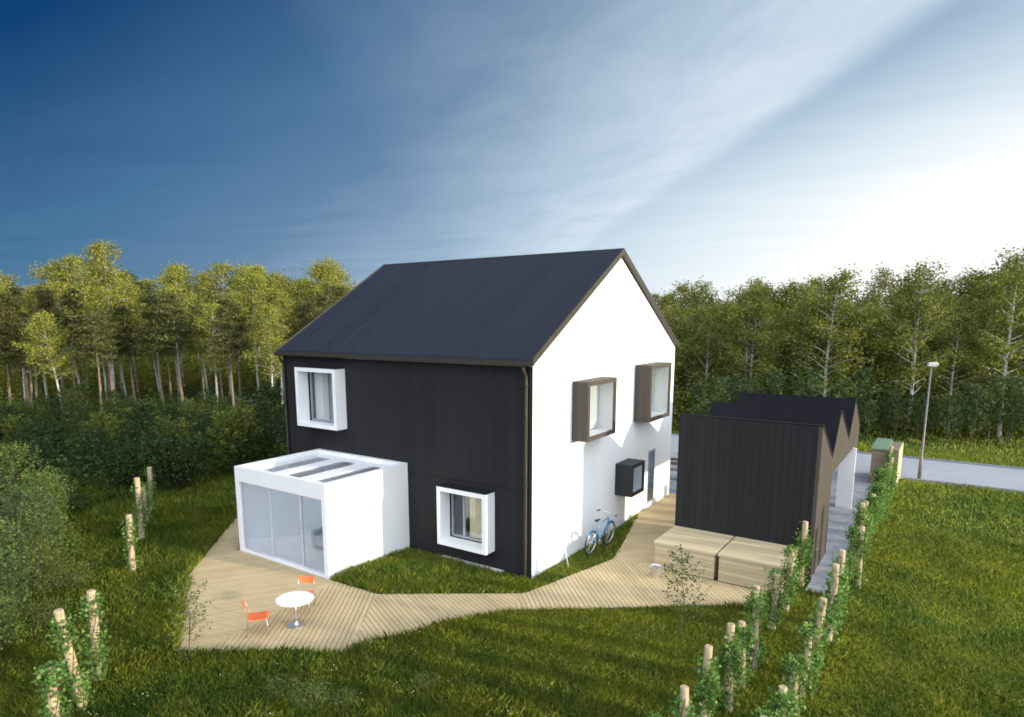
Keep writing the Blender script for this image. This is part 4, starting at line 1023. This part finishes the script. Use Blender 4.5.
bl = ['leafy upright bush beyond the lower left posts', 'tall greener bush near the left edge', 'broad low bush beyond the left lawn', 'yellowish upright bush beyond the sunlit far posts', 'low spreading bush in the lower left corner', 'upright bush at the left edge bottom', 'upright bush at the border of the thicket', 'broad bush cut by the left edge', 'tallest bush at the left edge, near the wood', 'upright dim bush in front of the thicket', 'bush at the left edge, behind the lower left posts', 'bush merging into the thicket by the far posts', 'small bush beside the near sunlit post', 'small low bush beyond the lower posts', 'slim upright bush rising left of the three near posts', 'loose bush left of the leaning post', 'small upright bush at the very corner of the lawn', 'slim young bush above the leaning post', 'loose young bush left of the nearest sunlit post']
for i, (x, y, s, k) in enumerate(spots):
    o = bush_p[k] if k not in bused else copy_tree(bush_p[k]); bused.add(k)
    o.location = (x, y, float(gh(x,y))-0.02); o.rotation_euler = (0,0,i*1.7); o.scale = (s,s,s*random.uniform(.9,1.1))
    tag(o, bl[i], 'bush', 'leafy bushes beyond the left post row')
# thicket: one mass of undergrowth
TH = [(-5.6,-12.6),(-7.6,-10.9),(-10.4,-9.0),(-13.2,-7.2),(-15.8,-5.2),(-17.2,-3.2),(-16.6,1.5),(-15.0,6.0),(-13.5,12.0),(-14,22),(-30,34),(-52,22),(-50,-8),(-34,-16),(-20,-14),(-8,-16)]
n = 560000
tx = rng.uniform(-52,-5,n); ty = rng.uniform(-16,34,n)
ok = inpoly(tx, ty, TH)
# thin out with distance from the camera
dist = np.hypot(tx-CAM.x, ty-CAM.y); ok &= rng.random(n) < np.clip(1.3-(dist-24)/40, 0.35, 1)
tx, ty = tx[ok], ty[ok]
def bumpy(x, y): return (np.sin(x*1.7+np.sin(y*1.3)*1.4)*np.cos(y*1.55+np.sin(x*0.9)*1.2)+0.5*np.sin(x*3.9+y*2.1)*np.cos(y*4.3-x*1.2))
hm = 1.15 + 0.75*bumpy(tx, ty) + 0.6*bumpy(tx*0.45+3, ty*0.45) - 0.25*np.clip((-tx-20)/10, 0, 2) + np.abs(rng.normal(size=len(tx)))*0.30 - 0.15
hm = hm*np.where((tx > -17.5) & (ty < -2), 0.55, 1.0)
hm = np.clip(hm, 0.2, 4)
tz = hm*(1-np.abs(rng.normal(size=len(tx)))*0.25); tz = np.clip(tz, 0.05, None) + gh(tx, ty)
cen = np.stack([tx,ty,tz],1)
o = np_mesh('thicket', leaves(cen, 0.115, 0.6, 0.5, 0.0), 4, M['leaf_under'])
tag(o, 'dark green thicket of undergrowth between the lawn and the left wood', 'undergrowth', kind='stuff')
# taller stems poking out of the thicket
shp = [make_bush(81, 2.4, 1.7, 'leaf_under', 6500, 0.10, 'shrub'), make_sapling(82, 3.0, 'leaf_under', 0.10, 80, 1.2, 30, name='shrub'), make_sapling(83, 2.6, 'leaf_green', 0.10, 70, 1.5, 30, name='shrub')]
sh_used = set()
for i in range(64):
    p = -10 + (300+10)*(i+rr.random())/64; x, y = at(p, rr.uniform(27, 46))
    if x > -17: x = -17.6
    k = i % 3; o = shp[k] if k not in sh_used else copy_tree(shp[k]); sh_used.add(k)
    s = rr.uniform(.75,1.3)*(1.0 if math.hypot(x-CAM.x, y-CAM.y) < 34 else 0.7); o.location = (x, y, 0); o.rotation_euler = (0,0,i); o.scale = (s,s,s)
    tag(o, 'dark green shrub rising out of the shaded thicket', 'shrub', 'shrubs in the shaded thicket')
# dark undergrowth inside both woods
def under(name, pts_fn, n, hmax, lab, size, m_):
    P = pts_fn(n); z = rng.random(len(P))**1.3*hmax*(0.6+0.4*np.sin(P[:,0]*1.1)*np.cos(P[:,1]*0.9)) + gh(P[:,0], P[:,1])
    o = np_mesh(name, leaves(np.column_stack([P, np.clip(z,0.03,None)]), size, 0.5, 0.6), 4, M[m_]); tag(o, lab, 'undergrowth', kind='stuff')
def band_r(n):
    dp = rng.uniform(38.8, 62, n); p = rng.uniform(600, 1160, n)
    d = np.array(FWD)[None,:2] + np.array(RGT)[None,:2]*((p-491)/662.7)[:,None]
    return np.array(CAM)[None,:2] + d*(dp + (900-p)*0.008)[:,None]
under('undergrowth', band_r, 90000, 4.0, 'dark leafy undergrowth inside the wood beyond the road', 0.22, 'leaf_green')
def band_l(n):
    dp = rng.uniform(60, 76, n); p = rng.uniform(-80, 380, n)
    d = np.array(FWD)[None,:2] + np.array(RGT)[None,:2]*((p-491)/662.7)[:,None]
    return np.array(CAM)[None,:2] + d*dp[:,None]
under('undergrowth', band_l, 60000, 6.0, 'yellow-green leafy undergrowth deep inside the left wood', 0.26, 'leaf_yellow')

# ------------------------------------------------------------------ grass
def blocked(x, y, mrg=0.0):
    b = inpoly(x, y, DECK)
    b |= (x > -HL-mrg) & (x < 0+mrg) & (y > -mrg) & (y < HW+mrg)
    b |= (x > AX0-0.02) & (x < AX1+0.02) & (y > -AD-0.02) & (y < 0.1)
    b |= (x > 2.4) & (x < 6.95) & (y > 3.38) & (y < 19)
    b |= (x > 6.3) & (x < 7.38) & (y > 17.05) & (y < 19)
    b |= (y > 18.7) & (y < 24.15)
    b |= (y > 10.5) & (y < 19) & (x > -9.1) & (x < 7.0)
    b |= (x > -3.1) & (x < -0.9) & (y > -0.21) & (y < 0)
    return b
def grass(n_try, dmin, dmax, hgt, wid, extra=None):
    # sample in camera polar coordinates so only ground in view is planted
    u = rng.random(n_try); r = np.sqrt(dmin**2 + (dmax**2-dmin**2)*u)
    a0 = math.atan2(FWD.y, FWD.x)
    a = a0 + rng.uniform(-R(44), R(44), n_try)
    x = CAM.x + r*np.cos(a); y = CAM.y + r*np.sin(a)
    ok = ~blocked(x, y); x, y, r = x[ok], y[ok], r[ok]
    n = len(x)
    patch = 0.5+0.5*np.sin(x*1.9+1.3*np.sin(y*1.1))*np.cos(y*1.7+1.1*np.sin(x*1.3)); patch2 = 0.5+0.5*np.sin(x*0.55+2)*np.cos(y*0.63+1)
    rough = np.clip(((-x*0.35 - y) - 1.0)/5, 0, 1)      # wilder towards the near left corner
    mown = (x > 7.6)
    h = hgt*(0.55+0.45*patch+0.35*patch2)*rng.uniform(0.45,1.25,n)*(1+0.8*rough)*np.where(mown, 0.85, 1.0)
    nearb = blocked(x, y, 0.12) ; h = np.where(nearb, h*0.5, h)
    z0 = gh(x, y)-0.03
    th = rng.uniform(0, 2*math.pi, n); ln = h*rng.uniform(0.15,0.75,n)
    wx = np.cos(th+1.57)*wid*0.5*rng.uniform(.7,1.3,n); wy = np.sin(th+1.57)*wid*0.5*rng.uniform(.7,1.3,n)
    bx, by = np.cos(th)*ln, np.sin(th)*ln
    A = np.stack([x-wx, y-wy, z0],1); B = np.stack([x+wx, y+wy, z0],1)
    Cc = np.stack([x+bx*0.35+wx*0.7, y+by*0.35+wy*0.7, z0+h*0.6],1); Dd = np.stack([x+bx, y+by, z0+h],1); E_ = np.stack([x+bx*0.35-wx*0.7, y+by*0.35-wy*0.7, z0+h*0.6],1)
    return np.stack([A,B,Cc,Dd,E_],1).reshape(-1,3)
G = [grass(330000, 9.5, 17, 0.15, 0.011), grass(300000, 17, 26, 0.16, 0.017), grass(170000, 26, 42, 0.18, 0.03), grass(70000, 42, 70, 0.22, 0.06)]
o = np_mesh('grass', np.concatenate(G), 5, M['grass']); tag(o, 'green and straw coloured grass covering the whole plot', 'grass', kind='stuff')
# wild flowers and weeds
def weeds(name, n, box_, hgt, fm, label, cat, sz):
    x = rng.uniform(box_[0], box_[1], n); y = rng.uniform(box_[2], box_[3], n)
    cl_ = np.sin(x*2.1+y)*np.cos(y*2.7-x*1.3) + rng.normal(size=n)*0.5; ok = (~blocked(x, y)) & (cl_ > 0.35); x, y = x[ok], y[ok]
    cs = []; 
    for a, b in zip(x, y):
        k = rng.integers(2, 6); cs.append(np.array([a, b, 0]) + np.column_stack([rng.normal(size=(k,2))*0.05, hgt*rng.uniform(.6,1.1,k)]))
    o = np_mesh(name, leaves(np.concatenate(cs), sz, 0.4, 0.9), 4, M[fm]); tag(o, label, cat, kind='stuff')
weeds('wildflowers', 900, (-7, 6, -11.5, -2.0), 0.26, 'petal_yellow', 'tiny yellow wildflowers scattered through the foreground grass', 'flowers', 0.022)
weeds('wildflowers', 160, (-4, 3, -11.0, -5.0), 0.30, 'petal_white', 'tiny white wildflowers in the taller foreground grass', 'flowers', 0.024)
wd = [make_bush(s, 0.42, 0.7, 'leaf_bush', 1700, 0.036, 'weed_clump') for s in (91, 92)]
wu = set()
for i, (x, y, s, lb) in enumerate(((-0.2,-7.45,1.1,'leafy weed clump with pale tips at the bottom edge, left of centre'),(-0.85,-7.6,.9,'low weed clump just left of its larger twin at the bottom edge'),(0.35,-7.1,.8,'small weed clump right of its larger twin at the bottom edge'),(1.2,-5.8,.7,'weed clump in the middle foreground grass'),(1.9,-5.4,.6,'small weed clump right of the middle foreground one'))):
    k = i % 2; o = wd[k] if k not in wu else copy_tree(wd[k]); wu.add(k); o.location = (x, y, 0); o.scale = (s,s,s); tag(o, lb, 'weeds', 'weed clumps in the foreground')

# ------------------------------------------------------------------ render settings
scene.render.engine = 'CYCLES'
cy = scene.cycles
cy.max_bounces = 7; cy.diffuse_bounces = 3; cy.glossy_bounces = 4; cy.transparent_max_bounces = 12; cy.transmission_bounces = 4
cy.sample_clamp_indirect = 6
cy.use_denoising = True
cy.pixel_filter_type = 'BLACKMAN_HARRIS'; cy.filter_width = 1.7
